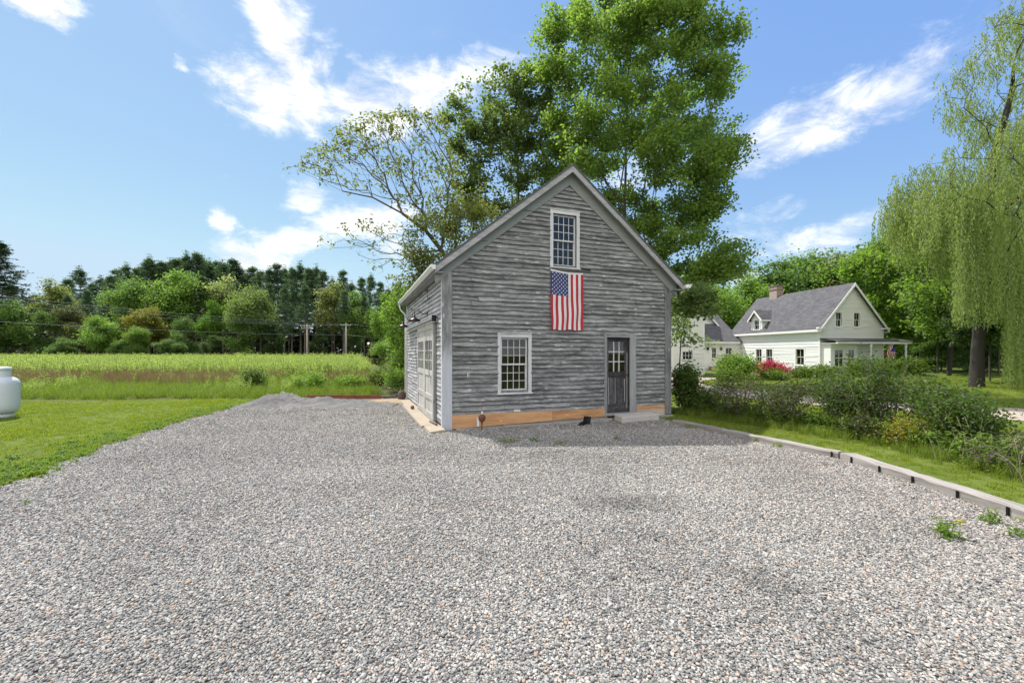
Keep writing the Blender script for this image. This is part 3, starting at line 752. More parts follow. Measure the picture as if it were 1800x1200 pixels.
for (ya, yb, xo) in ((-.35, .55, -.40), (.56, 3.2, -.46), (3.21, 5.2, -.44), (5.21, 6.5, -.38)):
    m_.hexa([(xo, ya, -.05), (-.02, ya, -.05), (-.02, yb, -.05), (xo, yb, -.05), (xo + .02, ya, .05), (-.02, ya, .085), (-.02, yb, .085), (xo + .02, yb, .05)])
m_.build('concrete_apron', concrete_m, barn)
# roof, frieze, rake boards, eaves
Y0, Y1 = -.24, D_ + .22; XE = 3.72; TH = .055
m_ = MB()
for sx in (-1, 1):
    xe = RX + sx * (XE + (.0 if sx < 0 else .06)); ze = 6.93 - PITCH * abs(xe - RX)
    zr = 6.93
    m_.hexa([(xe, Y0 - .02, ze), (RX, Y0 - .02, zr), (RX, Y1, zr), (xe, Y1, ze), (xe, Y0 - .02, ze + TH), (RX, Y0 - .02, zr + TH), (RX, Y1, zr + TH), (xe, Y1, ze + TH)], axis=1)
m_.build('roof', roof_m, barn)
for sx in (-1, 1):
    xe = RX + sx * (XE - .02 + (.0 if sx < 0 else .06)); zz = lambda x: 6.927 - PITCH * abs(x - RX)
    m_ = MB(); h = .17
    if sx < 0: segs = [(xe, RX)]
    else: segs = [(RX, RX + 1.42), (RX + 1.425, xe)]
    for k, (a, b) in enumerate(segs):
        yy = Y0 - (.004 * k)
        m_.hexa([(a, yy, zz(a) - h + .01 * k), (b, yy, zz(b) - h), (b, yy + .03, zz(b) - h), (a, yy + .03, zz(a) - h + .01 * k), (a, yy, zz(a) - .002), (b, yy, zz(b) - .002), (b, yy + .03, zz(b) - .002), (a, yy + .03, zz(a) - .002)], axis=0)
    m_.build('rake_board', mat_wood('rake_board_paint' , (.19, .19, .19), (.30, .30, .305), (.42, .42, .425), (.52, .52, .53), .62, .75, 1, 6, .2, .8) if sx < 0 else bpy.data.materials['rake_board_paint'], barn)
    m_ = MB(); h = .40                                       # frieze on the wall under the overhang
    a, b = RX, RX + sx * 3.66
    m_.hexa([(a, -.045, zz(a) - h - .06), (b, -.045, zz(b) - h), (b, -.0, zz(b) - h), (a, -.0, zz(a) - h - .06), (a, -.045, zz(a) - .03), (b, -.045, zz(b) - .03), (b, -.0, zz(b) - .03), (a, -.0, zz(a) - .03)], axis=0)
    m_.build('frieze_board', frieze_m, barn)
    m_ = MB()                                                # soffit under the overhang
    m_.hexa([(a, Y0 + .03, zz(a) - .055), (b, Y0 + .03, zz(b) - .055), (b, -.046, zz(b) - .055), (a, -.046, zz(a) - .055), (a, Y0 + .03, zz(a) - .035), (b, Y0 + .03, zz(b) - .035), (b, -.046, zz(b) - .035), (a, -.046, zz(a) - .035)], axis=0)
    m_.build('soffit', grey_trim, barn)
    # eave: fascia board, level soffit
    xw = 0 if sx < 0 else W_; xo = xe
    m_ = MB(); lo = min(xw + sx * .03, xo - sx * .03); hi = max(xw + sx * .03, xo - sx * .03)
    m_.box(lo, hi, Y0 + .035, Y1 - .02, zz(xo) - .145, zz(xo) - .12); m_.box(min(xo, xo - sx * .025), max(xo, xo - sx * .025), Y0 + .035, Y1 - .02, zz(xo) - .16, zz(xo) - .01)
    m_.build('eave_board', grey_trim, barn)
    # gutter: open K profile
    gx = xo + sx * .004; z = zz(xo) + .01
    prof = [(0, 0), (0, -.10), (.06, -.115), (.09, -.07), (.115, -.04), (.115, 0), (.108, 0), (.108, -.037), (.084, -.066), (.056, -.107), (.006, -.094), (.006, 0)]
    prof = [(gx + sx * p, z + q) for p, q in prof]
    m_ = MB(); m_.prism(prof, Y0 - .03 - (.14 if sx > 0 else .05), Y1)
    m_.prism([(gx, z), (gx, z - .10), (gx + sx * .06, z - .115), (gx + sx * .09, z - .07), (gx + sx * .115, z - .04), (gx + sx * .115, z)], Y0 - .034 - (.14 if sx > 0 else .05), Y0 - .031 - (.14 if sx > 0 else .05))
    gut = m_.build('gutter', gutter_m, barn)
    if sx < 0:
        m_ = MB(); yb = Y1 - .12
        m_.tube([(gx - .05, yb, z - .09), (gx - .05, yb, z - .2), (gx + .0, yb - .0, z - .33), (-.09, yb - .15, z - .52), (-.08, yb - .16, z - .7), (-.08, yb - .16, .3)], .035, 8); m_.build('downspout', gutter_m, gut)
# windows and door
make_window(barn, MF, *o1, 4, 3, (white_trim, white_trim, glass_m))
make_window(barn, MF, *o2, 4, 3, (white_trim, white_trim, glass_m))
m_ = MB(); B = m_.box
B(4.565, 4.66, -.036, .06, .02, 2.44); B(5.44, 5.65, -.034, .002, .06, 2.44); B(5.44, 5.47, .003, .16, .1, 2.34); B(4.66, 5.44, -.034, .06, 2.34, 2.44); B(4.55, 5.66, -.06, .1, .12, .19)
door = m_.build('door', grey_trim, barn)
m_ = MB(); B = m_.box; y = .075; x0, x1, z0, z1 = 4.68, 5.41, .20, 2.32; st = .095
B(x0, x0 + st, y, y + .04, z0, z1); B(x1 - st, x1, y, y + .04, z0, z1); B(x0 + st, x1 - st, y, y + .04, z0, z0 + .22); B(x0 + st, x1 - st, y, y + .04, 1.20, 1.36); B(x0 + st, x1 - st, y, y + .04, z1 - .10, z1)
xm = (x0 + x1) / 2; B(xm - .045, xm + .045, y, y + .04, z0 + .22, 1.20)
B(x0 + st, xm - .045, y + .018, y + .03, z0 + .22, 1.20); B(xm + .045, x1 - st, y + .018, y + .03, z0 + .22, 1.20)
m_.build('door_leaf', door_wood, door)
m_ = MB(); ia, ib, ja, jb = x0 + st, x1 - st, 1.36, z1 - .10
for k in (1, 2): xx = ia + (ib - ia) * k / 3; m_.box(xx - .014, xx + .014, y + .001, y + .036, ja, jb)
for k in (1, 2):
    zz_ = ja + (jb - ja) * k / 3
    for c in range(3): m_.box(ia + (ib - ia) * c / 3 + (.014 if c else 0), ia + (ib - ia) * (c + 1) / 3 - (.014 if c < 2 else 0), y + .003, y + .034, zz_ - .012, zz_ + .012)
for (a, b, c, d) in ((x0 + st - .012, x0 + st, .44, 1.19), (xm - .05, xm - .044, .44, 1.19), (x1 - st, x1 - st + .010, .5, 1.15), (x1 - .012, x1, .3, 1.9)): m_.box(a, b, y - .004, y + .0, c, d)
m_.build('muntins', white_trim, door)
g = MB(); g.add([(ia, y + .018, ja), (ib, y + .018, ja), (ib, y + .018, jb), (ia, y + .018, jb)], [(0, 1, 2, 3)]); g.build('pane', glass_m, door, fix=False)
m_ = MB(); m_.lathe([(0, 0), (.012, .0), (.012, .03), (.026, .04), (.03, .055), (.02, .07), (0, .072)], n=12)
for v in range(len(m_.v)): p = m_.v[v]; m_.v[v] = (x1 - .045 + p[0], y - p[2], 1.27 + p[1])
m_.build('knob', rust_m, door)
# sliding doors, rail and post on the left wall (local x on that wall runs towards the camera)
m_ = MB(); m_.box(LY(6.6), LY(.62), -.10, -.022, 2.70, 2.80, M=ML); m_.hexa([ML @ Vector(p) for p in [(LY(6.6), -.20, 2.765), (LY(.6), -.20, 2.765), (LY(.6), -.0, 2.86), (LY(6.6), -.0, 2.86), (LY(6.6), -.20, 2.785), (LY(.6), -.20, 2.785), (LY(.6), -.0, 2.88), (LY(6.6), -.0, 2.88)]]); m_.build('door_rail', white_trim, barn)
m_ = MB(); m_.box(LY(.62) + .002, LY(.585), -.17, -.06, 2.71, 2.87, M=ML); m_.build('rail_end_cap', black_m, barn)
for (ya, yb) in ((.92, 2.36), (2.37, 3.80)):
    a, b = LY(yb), LY(ya); y0 = -.095; z0, z1 = .10, 2.69; m_ = MB(); st = .15
    Bm = lambda *q: m_.box(*q, M=ML)
    Bm(a, a + st, y0, y0 + .045, z0, z1); Bm(b - st, b, y0, y0 + .045, z0, z1)
    for (p, q) in ((z0, z0 + .16), (.62, .76), (1.28, 1.42), (2.24, 2.36), (z1 - .14, z1)): Bm(a + st, b - st, y0, y0 + .045, p, q)
    for (p, q) in ((z0 + .16, .62), (.76, 1.28), (2.36, z1 - .14)):
        n = 6
        for k in range(n): Bm(a + st + (b - a - 2 * st) * k / n, a + st + (b - a - 2 * st) * (k + 1) / n - .004, y0 + .02, y0 + .034, p, q)
    Bm(a + .02, b - .02, y0 + .046, -.03, 2.50, 2.66)
    sd = m_.build('sliding_door', slide_wood, barn)
    m_ = MB(); ia, ib = a + st, b - st
    for k in range(1, 4): xx = ia + (ib - ia) * k / 4; m_.box(xx - .012, xx + .012, y0 + .006, y0 + .036, 1.42, 2.24, M=ML)
    for k in range(1, 3):
        zz_ = 1.42 + .82 * k / 3
        for c in range(4): m_.box(ia + (ib - ia) * c / 4 + (.012 if c else 0), ia + (ib - ia) * (c + 1) / 4 - (.012 if c < 3 else 0), y0 + .008, y0 + .034, zz_ - .011, zz_ + .011, M=ML)
    m_.build('muntins', white_trim, sd)
    g = MB(); g.add([ML @ Vector(p) for p in [(ia, y0 + .02, 1.42), (ib, y0 + .02, 1.42), (ib, y0 + .02, 2.24), (ia, y0 + .02, 2.24)]], [(0, 1, 2, 3)]); g.build('pane', glass_m, sd, fix=False)
m_ = MB(); m_.box(LY(.905), LY(.80), -.085, -.022, .06, 2.68, M=ML, axis=2); m_.box(LY(.90), LY(.79), -.10, -.086, .62, .70, M=ML); m_.build('door_post', grey_trim, barn)
m_ = MB()
m_.tube([ML @ Vector((LY(.3), -.10, .12)), ML @ Vector((LY(.95), -.16, .10))], .028, 6); m_.build('threshold_strip', old_wood, barn)
# gooseneck lamps
for yl in (2.24, 5.23):
    x = LY(yl); z = 3.04; m_ = MB()
    m_.tube([ML @ Vector(p) for p in [(x, -.02, z), (x, -.05, z), (x, -.12, z - .01), (x, -.22, z + .04), (x, -.30, z + .14), (x, -.37, z + .13), (x, -.40, z + .04), (x, -.40, z - .05)]], .011, 8)
    lamp = m_.build('wall_lamp', black_m, barn)
    m_ = MB(); m_.lathe([(0, .015), (.055, .015), (.06, 0), (.0, 0)], n=16)
    for v in range(len(m_.v)): p = m_.v[v]; m_.v[v] = tuple(ML @ Vector((x + p[0], -.022 - p[2], z + p[1])))
    m_.build('wall_plate', black_m, lamp)
    c = ML @ Vector((x, -.40, z - .13))
    m_ = MB(); m_.lathe([(.0, .10), (.035, .10), (.04, .02), (.07, 0), (.15, -.03), (.185, -.075), (.187, -.09), (.182, -.09), (.145, -.042), (.06, -.012), (0, -.005)], c, 28); m_.build('lamp_shade', bronze_m, lamp)
    m_ = MB(); m_.lathe([(0, -.02), (.03, -.025), (.035, -.06), (.0, -.09)], c, 14); m_.build('bulb', cream_m, lamp)
# hooks, brackets and odds and ends on the walls
for (yl, z) in ((2.0, 3.72), (5.4, 3.5)):
    x = LY(yl); m_ = MB()
    m_.tube([ML @ Vector(p) for p in [(x - .5, -.03, z + .02), (x, -.06, z), (x + .02, -.06, z - .2), (x - .05, -.04, z - .24)]], .010, 6); m_.tube([ML @ Vector(p) for p in [(x - .2, -.03, z - .25), (x + .28, -.04, z - .27)]], .008, 6)
    m_.build('iron_bracket', black_m, barn)
m_ = MB()
for a in (0, .045, .09): m_.box(.614, .665, -.045, -.02, 1.30 + a, 1.312 + a)
m_.box(.60, .613, -.046, -.021, 1.29, 1.41); m_.build('hook_rack', gutter_m, barn)
m_ = MB(); m_.hexa([(3.80, -.06, 4.21), (4.12, -.07, 4.18), (4.12, -.03, 4.18), (3.80, -.03, 4.21), (3.80, -.06, 4.235), (4.12, -.07, 4.195), (4.12, -.03, 4.195), (3.80, -.03, 4.235)]); m_.build('iron_rod', black_m, barn)
m_ = MB(); m_.box(1.84, 2.02, -.028, -.02, .375, .47); m_.build('paper_notice', gutter_m, barn)
# ------------------------------------------------------------------ the flag on the barn
red_m = mat_plain('flag_red', (.36, .016, .028), .85, 0, .08, 3); wht_m = mat_plain('flag_white', (.58, .57, .58), .85, 0, .05, 3); blu_m = mat_plain('flag_blue', (.025, .035, .13), .85, 0, .08, 3)
FW, FH = .99, 1.62
def flag_pt(a, b):
    """a across 0..1, b down 0..1"""
    x = a * FW * (1 + .012 * b) + .012 * math.sin(b * 9 + a * 3) * b; z = -b * FH - .035 * math.sin(a * math.pi) * (1 - b) * .9 + .012 * math.sin(a * 14) * b - .045 * a * (1 - b)
    y = -.06 - .015 * math.sin(a * 17 + b * 2.5) * (.2 + b) - .010 * math.sin(a * 8 - b * 3) - .012 * b - .005 * math.sin(b * 16 + a * 4)
    return Vector((x, y, z))
def flag_mesh(name):
    mb = MB(); ny = 40; per = 4
    b0 = .028
    for s_ in range(13):
        for k in range(per):
            for j in range(ny):
                a0, a1 = (s_ + k / per) / 13, (s_ + (k + 1) / per) / 13; c0, c1 = b0 + (1 - b0) * j / ny, b0 + (1 - b0) * (j + 1) / ny
                canton = s_ < 7 and j < 16
                mi = 2 if canton else (0 if s_ % 2 == 0 else 1)
                mb.add([flag_pt(a0, c0), flag_pt(a1, c0), flag_pt(a1, c1), flag_pt(a0, c1)], [(0, 3, 2, 1)], mi, None, True)
    for k in range(52): mb.add([flag_pt(k / 52, 0), flag_pt((k + 1) / 52, 0), flag_pt((k + 1) / 52, b0), flag_pt(k / 52, b0)], [(0, 3, 2, 1)], 1)
    for r in range(11):                                     # the 50 stars
        n = 5 if r % 2 == 0 else 4
        for c in range(n):
            ca = (7 / 13) * ((c + .5 + (0 if n == 5 else .5)) / 5); cb = b0 + (1 - b0) * .4 * (r + .6) / 11.2; vs = []
            for q in range(10):
                rad = .026 if q % 2 == 0 else .0105; an = q * math.pi / 5
                vs.append(flag_pt(ca + rad * math.sin(an) / FW, cb - rad * math.cos(an) / FH) + Vector((0, -.003, 0)))
            vs.append(flag_pt(ca, cb) + Vector((0, -.003, 0)))
            mb.add(vs, [(q, 10, (q + 1) % 10) for q in range(10)], 1)
    return mb
me = flag_mesh('flag').mesh('flag')
for m_ in (red_m, wht_m, blu_m): me.materials.append(m_)
fl = link('flag', me, None, 'stars and stripes flag hung upright on the barn gable below the upper window', 'flag', loc=tuple(bw(2.88, 0, 4.14)), rotz=BROT)

# ------------------------------------------------------------------ small things round the barn
m_ = MB(); m_.hexa([(4.74, -.64, .0), (6.02, -.61, .0), (5.98, -.22, .0), (4.78, -.20, .0), (4.76, -.62, .165), (6.0, -.59, .185), (5.97, -.22, .205), (4.78, -.2, .19)])
o = m_.build('stone_step', mat_plain('pale_step_stone', (.36, .35, .325), .9, 0, .28, 5, .5), None, label='thick grey stone slab lying as a step below the barn door', cat='stone step', loc=(BA[0], BA[1], 0), rotz=BROT)
bv = o.modifiers.new('bevel', 'BEVEL'); bv.width = .025; bv.segments = 2
st = thing('marker_stake', 'rusty round disc on a thin iron stake in front of the pine sill board', 'stake', tuple(bw(.90, -.28, 0)), BROT)
m_ = MB(); m_.tube([(0, 0, -.05), (.005, 0, .25), (.0, 0, .45), (.004, 0, .72)], [.013, .012, .008, .005], 8); m_.build('rod', rust_m, st)
m_ = MB(); m_.lathe([(0, -.012), (.092, -.010), (.095, 0), (.092, .010), (0, .014)], n=24); m_.v = [(p[0], p[2] - .012, p[1] + .30) for p in m_.v]; m_.prism([(-.05, .25), (.05, .25), (.012, .14), (-.012, .14)], -.02, -.005); m_.build('disc', rust_m, st)
m_ = MB(); m_.box(-.125, -.07, -.01, .0, .10, .31); m_.box(-.02, .02, -.022, -.012, .40, .47); m_.build('tag', gutter_m, st)
sp = thing('flood_light', 'small black flood light lying tilted on the gravel by the barn step', 'lamp', tuple(bw(3.62, -.55, 0)), BROT + .3)
m_ = MB(); T = Matrix.Translation((.09, 0, .13)) @ Matrix.Rotation(.25, 4, 'Y'); m_.box(-.07, .07, -.05, .05, -.09, .09, M=T); m_.box(-.082, .082, -.066, -.052, -.1, .1, M=T); m_.build('housing', black_m, sp)
m_ = MB(); m_.box(-.06, .06, -.07, -.0665, -.078, .078, M=T); m_.build('lens', mat_plain('dark_lens', (.02, .022, .028), .1, 0, .05), sp)
m_ = MB(); T2 = Matrix.Translation((-.07, 0, .045)) @ Matrix.Rotation(-.35, 4, 'Y'); m_.box(-.10, .08, -.05, .05, -.035, .035, M=T2); m_.tube([(-.03, 0, .07), (.04, 0, .1)], .018, 8); m_.build('mount', black_m, sp)
# scattered little stone and iron at the apron
o = (lambda m_: (m_.lathe([(0, .0), (.05, .01), (.065, .05), (.05, .10), (0, .12)], n=12), m_.build('iron_lump', rust_m, None, label='small rusty iron weight on the concrete apron by the sliding door', cat='iron weight', loc=tuple(bw(-.26, 3.75, .07)), rotz=.4))[1])(MB())
m_ = MB(); m_.lathe([(0, 0), (.14, 0), (.15, .12), (.13, .3), (.09, .34), (0, .35)], n=14); m_.build('clay_pot', mat_plain('dark_brown_clay', (.09, .065, .055), .85, 0, .3), None, label='dark brown pot at the back corner of the barn', cat='pot', loc=tuple(bw(-.22, D_ + .1, 0)))

# red board edging and the plank pile behind the drive
m_ = MB(); m_.hexa([(0, -.03, -.03), (2.95, -.03, -.03), (2.95, .03, -.03), (0, .03, -.03), (0, -.03, .17), (2.95, -.03, .15), (2.95, .03, .15), (0, .03, .17)])
m_.build('edging_board', red_board, None, label='long red brown board on edge behind the grey stone dust', cat='board', loc=(-8.35, 17.15, .01), rotz=.09)
for i, (x, y, z, rz, ry, L, w, lab) in enumerate([(-4.7, 17.9, .06, .15, -.10, 1.5, .16, 'flat dark old plank lowest in the heap by the barn corner'), (-4.55, 17.75, .17, -.35, -.16, 1.3, .13, 'old plank slanting across the middle of the heap by the barn corner'),
        (-4.95, 17.8, .26, .5, .22, 1.2, .12, 'dark old plank lying topmost on the heap by the barn corner'), (-5.3, 17.65, .05, -.1, -.05, .9, .10, 'short grey stick poking out of the heap towards the red board')]):
    m_ = MB(); m_.hexa([(-L / 2, -w / 2, -.03), (L / 2, -w / 2, -.02), (L / 2, w / 2, -.02), (-L / 2, w / 2, -.03), (-L / 2, -w / 2, .03), (L / 2, -w / 2, .03), (L / 2, w / 2, .03), (-L / 2, w / 2, .03)])
    o = m_.build('plank', old_wood, None, label=lab, cat='plank', group='old planks heaped by the barn corner', loc=(x, y, z + .03)); o.rotation_euler = (rng.normal(0, .12), ry, rz)

# heap of grey stone dust
n = 90; gx, gy = np.meshgrid(np.linspace(-9.9, -4.2, n), np.linspace(13.2, 17.05, n)); P = np.stack([gx.ravel(), gy.ravel(), np.zeros(n * n)], 1)
h = .50 * np.exp(-(((P[:, 0] + 8.75) / .95) ** 2 + ((P[:, 1] - 15.9) / .75) ** 2)) * .62 + .13 * np.exp(-(((P[:, 0] + 7.3) / 1.1) ** 2 + ((P[:, 1] - 16.2) / .6) ** 2)) + .06 * np.exp(-(((P[:, 0] + 6) / 1.9) ** 2 + ((P[:, 1] - 15.4) / 1.0) ** 2)) + .1 * np.exp(-(((P[:, 0] + 9.0) / .6) ** 2 + ((P[:, 1] - 14.8) / .5) ** 2))
bumps = .5 * snoise(P, 2.2) + .35 * snoise(P + 9, 5.0) + .25 * snoise(P + 3, 11.0)
bumps = bumps + .35 * snoise(P + 5, 20.0) + .25 * snoise(P + 2, 34.0)
P[:, 2] = h * (1 + .30 * bumps) + .022 * bumps * (h > .02) - .012 + np.minimum(h * .3, .012)
i = np.arange(n - 1); a = (i[:, None] * n + i[None, :]).ravel(); Q = np.stack([a, a + 1, a + n + 1, a + n], 1)
me = np_mesh('stone_dust_heap', P - np.array([-8.0, 15.2, 0]), Q, [dust_m], smooth=True)
link('stone_dust_heap', me, None, 'low heap of grey stone dust at the back of the drive by the lawn', 'heap', loc=(-8.0, 15.2, 0))

# landscape timbers along the drive
def timber(p0, p1, w, h, label, nseg=14, spikes=()):
    p0 = np.array(p0, float); p1 = np.array(p1, float); L = np.linalg.norm(p1 - p0); ang = math.atan2(*(p1 - p0)[::-1])
    root = thing('landscape_timber', label, 'timber', (p0[0], p0[1], 0), ang, 'timbers edging the gravel drive')
    mb = MB(); vs = []; wv = []; sec = []
    bev = .03
    prof = [(-w / 2, -.04), (w / 2, -.04), (w / 2, h - bev), (w / 2 - bev, h), (-w / 2 + bev, h), (-w / 2, h - bev)]
    off = rng.uniform(0, 30)
    for k in range(nseg + 1):
        x = L * k / nseg; d1, d2 = rng.normal(0, .004, 2); tap = .8 if k in (0,) else 1
        for (a, b) in prof: vs.append((x + (0.02 * a if k in (0, nseg) else 0), a * tap + d1 + rng.normal(0, .003), b * (1 if b < 0 else 1 - (.1 if k == 0 else 0)) + d2 + rng.normal(0, .003))); wv.append((x + off, a + b + off, .5))
    fs = [(k * 6 + j, (k + 1) * 6 + j, (k + 1) * 6 + (j + 1) % 6, k * 6 + (j + 1) % 6) for k in range(nseg) for j in range(6)] + [tuple(range(6)), tuple(range(nseg * 6, nseg * 6 + 6))]
    mb.add(vs, fs, 0, wv); mb.build('beam', timber_m, root)
    for s_ in spikes:
        m_ = MB(); m_.box(s_ - .022, s_ + .022, w / 2 + .0, w / 2 + .016, -.03, h - .012); m_.build('spike', black_m, root)
    return root
timber((4.36, 11.32), (5.0, 9.88), .16, .12, 'short weathered timber in the barn shadow, nearest the barn', 8)
timber((4.94, 9.84), (5.90, 7.56), .16, .135, 'straight grey timber between the barn shadow and the rounded log', 10, ())
timber((5.93, 7.50), (5.80, 3.1), .18, .15, 'long log with a rounded worn end and black spikes, nearest the viewer', 26, ())
for r_ in [o for o in COL.objects if o.name.startswith('landscape_timber')][1:]:
    L = {0: (2.38,), 1: (.28, .85, 1.42, 2.05, 2.62)}[[o for o in COL.objects if o.name.startswith('landscape_timber')][1:].index(r_)]
    for s_ in L:
        m_ = MB(); sgn = -1; w = .17 if 'straight' in r_['label'] else .19
        m_.box(s_ - .013, s_ + .013, -w / 2 - .014, -w / 2 + .002, -.02, .115); m_.build('spike', black_m, r_)

# propane tank on the lawn
tk = thing('propane_tank', 'white upright propane tank with a round collar, standing on the lawn', 'gas tank', (-14.90, 12.25, 0))
tank_m = mat_plain('tank_white_paint', (.58, .615, .65), .35, 0, .05, 2)
Rr = .40; pr = [(0, .10), (.18, .105), (.29, .13), (.36, .20), (Rr - .005, .30), (Rr, .42), (Rr, .70), (Rr, .98), (.385, 1.07), (.34, 1.14), (.26, 1.19), (.15, 1.215), (0, 1.22)]
m_ = MB(); m_.lathe(pr, n=48); m_.build('tank', tank_m, tk)
m_ = MB(); m_.lathe([(.215, 1.16), (.22, 1.36), (.215, 1.40), (.235, 1.405), (.24, 1.44), (.22, 1.485), (.12, 1.50), (0, 1.502)], n=40); m_.build('collar', tank_m, tk)
m_ = MB(); m_.lathe([(.27, .0), (.28, .0), (.28, .14), (.27, .14)], n=36); m_.build('foot_ring', gutter_m, tk)
m_ = MB(); m_.box(.02, .14, -.246, -.236, 1.37, 1.39); m_.build('collar_handle', tank_m, tk)

# ------------------------------------------------------------------ utility poles and wires
pole_m = mat_plain('bleached_pole_wood', (.36, .33, .30), .9, 0, .25, 3)
wire_m = mat_plain('wire', (.30, .30, .31), .5, .3, .1)
ptop = {}
def pole(x, y, h, arms, label, rz):
    root = thing('utility_pole', label, 'utility pole', (x, y, 0), rz, 'poles at the field edge')
    m_ = MB(); m_.tube([(0, 0, -.3), (0, 0, h * .5), (0, 0, h)], [.19, .16, .13], 12); m_.build('pole', pole_m, root)
    for i, (z, L) in enumerate(arms):
        m_ = MB(); m_.box(-L / 2, L / 2, -.22, -.13, z - .07, z + .07); m_.build('crossarm', pole_m, root)
        for q in (-.46, -.2, .2, .46):
            m_ = MB(); m_.lathe([(0, 0), (.05, 0), (.07, .06), (.05, .12), (.06, .16), (0, .18)], (q * L, -.17, z + .07), 8); m_.build('insulator', gutter_m, root)
pole(-39.4, 100, 8.9, [(8.45, 2.4)], 'pale straight utility pole with one crossarm, right of the other', .15)
pole(-48.2, 99, 8.6, [(8.2, 3.0), (7.7, 2.6)], 'thin utility pole with a double crossarm in front of dark pines', .1)
for i, (za, zb, oy, sag, lab) in enumerate([(8.75, 9.3, 0, 1.0, 'topmost overhead wire crossing the pines on the left'), (8.55, 9.0, 1.0, 1.2, 'second overhead wire from the top along the pines'), (8.5, 8.5, -1.0, 1.3, 'third overhead wire from the top along the pines'), (6.2, 6.0, .3, .8, 'lowest overhead wire crossing the pines on the left')]):
    pts = []
    for k in range(41):
        t = k / 40; pts.append((-39.4 + t * -26 + oy * .9, 100 + t * -72 + oy * .3, za + (zb - za) * t - 4 * sag * t * (1 - t)))
    m_ = MB(); m_.tube(pts, .014, 5); m_.v = [(v[0] + 39.4, v[1] - 100, v[2]) for v in m_.v]
    m_.build('overhead_wire', wire_m, None, label=lab, cat='wire', group='overhead wires along the field', loc=(-39.4, 100, 0))
for i, (za, oy, lab) in enumerate([(8.7, .9, 'overhead wire running right from the pale pole towards the barn'), (6.2, .3, 'low overhead wire running right from the pale pole behind the sapling')]):
    pts = [(t * 45 + oy, t * 12, za - 4 * 1.2 * t * (1 - t) - t * 1.0) for t in np.linspace(0, 1, 20)]
    m_ = MB(); m_.tube(pts, .014, 5); m_.build('overhead_wire', wire_m, None, label=lab, cat='wire', group='overhead wires along the field', loc=(-39.4, 100, 0))

# ------------------------------------------------------------------ white farmhouse
HA = (27.05, 37.0); HROT = math.atan2(.186, .983); HC, HS = math.cos(HROT), math.sin(HROT)
house = thing('farmhouse', 'long white clapboard farmhouse with grey shingle roofs beyond the hedge', 'house', (HA[0], HA[1], 0), HROT)
hclap = mat_plain('white_house_paint', (.74, .75, .735), .6, 0, .05, 1.2)
htrim = mat_plain('white_house_trim', (.80, .80, .79), .5, 0, .04, 1.2)
def shingle():
    m, N, b = new_mat('grey_roof_shingle'); co = N.n('ShaderNodeTexCoord').outputs['Object']; s_ = N.n('ShaderNodeSeparateXYZ', {0: co}).outputs
    br = N.n('ShaderNodeTexBrick', {'Vector': N.n('ShaderNodeCombineXYZ', {0: N.math('ADD', s_[1], s_[0]), 1: s_[2], 2: 0.0}).outputs[0], 'Scale': 1.0, 'Color1': (.085, .085, .092, 1), 'Color2': (.135, .133, .143, 1), 'Mortar': (.05, .05, .055, 1), 'Mortar Size': .008, 'Brick Width': .30, 'Row Height': .11})
    k = N.noise(co, 1.2, 5, .65); kk = N.n('ShaderNodeMapRange', {0: k, 1: .3, 2: .7, 3: .88, 4: 1.12}).outputs[0]
    setb(N, b, N.vec('MULTIPLY', br.outputs[0], N.n('ShaderNodeCombineXYZ', {0: kk, 1: kk, 2: kk}).outputs[0]), .95, 0, .2, bump(N, br.outputs[1], .3, .01)); return m
sh_m = shingle()
brick_m = (lambda: (lambda m, N, b: (setb(N, b, N.n('ShaderNodeTexBrick', {'Vector': N.n('ShaderNodeMapping', {'Vector': N.n('ShaderNodeTexCoord').outputs['Object'], 'Rotation': (math.pi / 2, 0, 0)}).outputs[0], 'Scale': 1.0, 'Color1': (.22, .08, .055, 1), 'Color2': (.30, .13, .09, 1), 'Mortar': (.4, .37, .34, 1), 'Mortar Size': .012, 'Brick Width': .21, 'Row Height': .07}).outputs[0], .9), m)[1])(*new_mat('chimney_brick')))()
hglass = mat_glass('house_glass', (.5, .52, .55)); dark_in = mat_plain('dark_room', (.05, .048, .045), .9, 0, .2)
def hwall(L, zt, ops, M, gable=None, H=.15, name='wall'):
    mb = MB()
    if gable: lim = lambda z: (0.02, L - .02) if z < zt else (max(.02, gable[0] - (gable[1] - z) / gable[2]), min(L - .02, gable[0] + (gable[1] - z) / gable[2]))
    else: lim = lambda z: (0.02, L - .02)
    clapboards(mb, L, .2, gable[1] - .25 if gable else zt, ops, lim, M, H, .03, False, .0)
    zs = sorted({0.0, zt, *[o[2] for o in ops], *[o[3] for o in ops], *([gable[1] - .05] if gable else [])})
    for z0, z1 in zip(zs[:-1], zs[1:]):
        a0, b0 = lim(z0); a1, b1 = lim(z1); cuts = sorted([(o[0], o[1]) for o in ops if o[2] < (z0 + z1) / 2 < o[3]])
        e0 = [a0] + [v for c in cuts for v in c] + [b0]; e1 = [a1] + [v for c in cuts for v in c] + [b1]
        for k in range(0, len(e0), 2): mb.hexa([M @ Vector(p) for p in [(e0[k], .003, z0), (e0[k + 1], .003, z0), (e0[k + 1], .1, z0), (e0[k], .1, z0), (e1[k], .003, z1), (e1[k + 1], .003, z1), (e1[k + 1], .1, z1), (e1[k], .1, z1)]])
    return mb.build(name, hclap, house)
def hwin(M, op, cols=2, rows=1, **k):
    w = make_window(house, M, *op, cols, rows, (htrim, htrim, hglass), casing=.11, head=.13, mw=.03, **k)
    m_ = MB(); m_.box(op[0] - .05, op[1] + .05, .40, .42, op[2] - .1, op[3] + .1, M=M); m_.build('room_curtain', dark_in, w)  # dark panel added behind the pane, its colour standing in for room shade
    return w
HL = 11.0; HSX = frame(0, HL, 0, -math.pi / 2); HF = I4
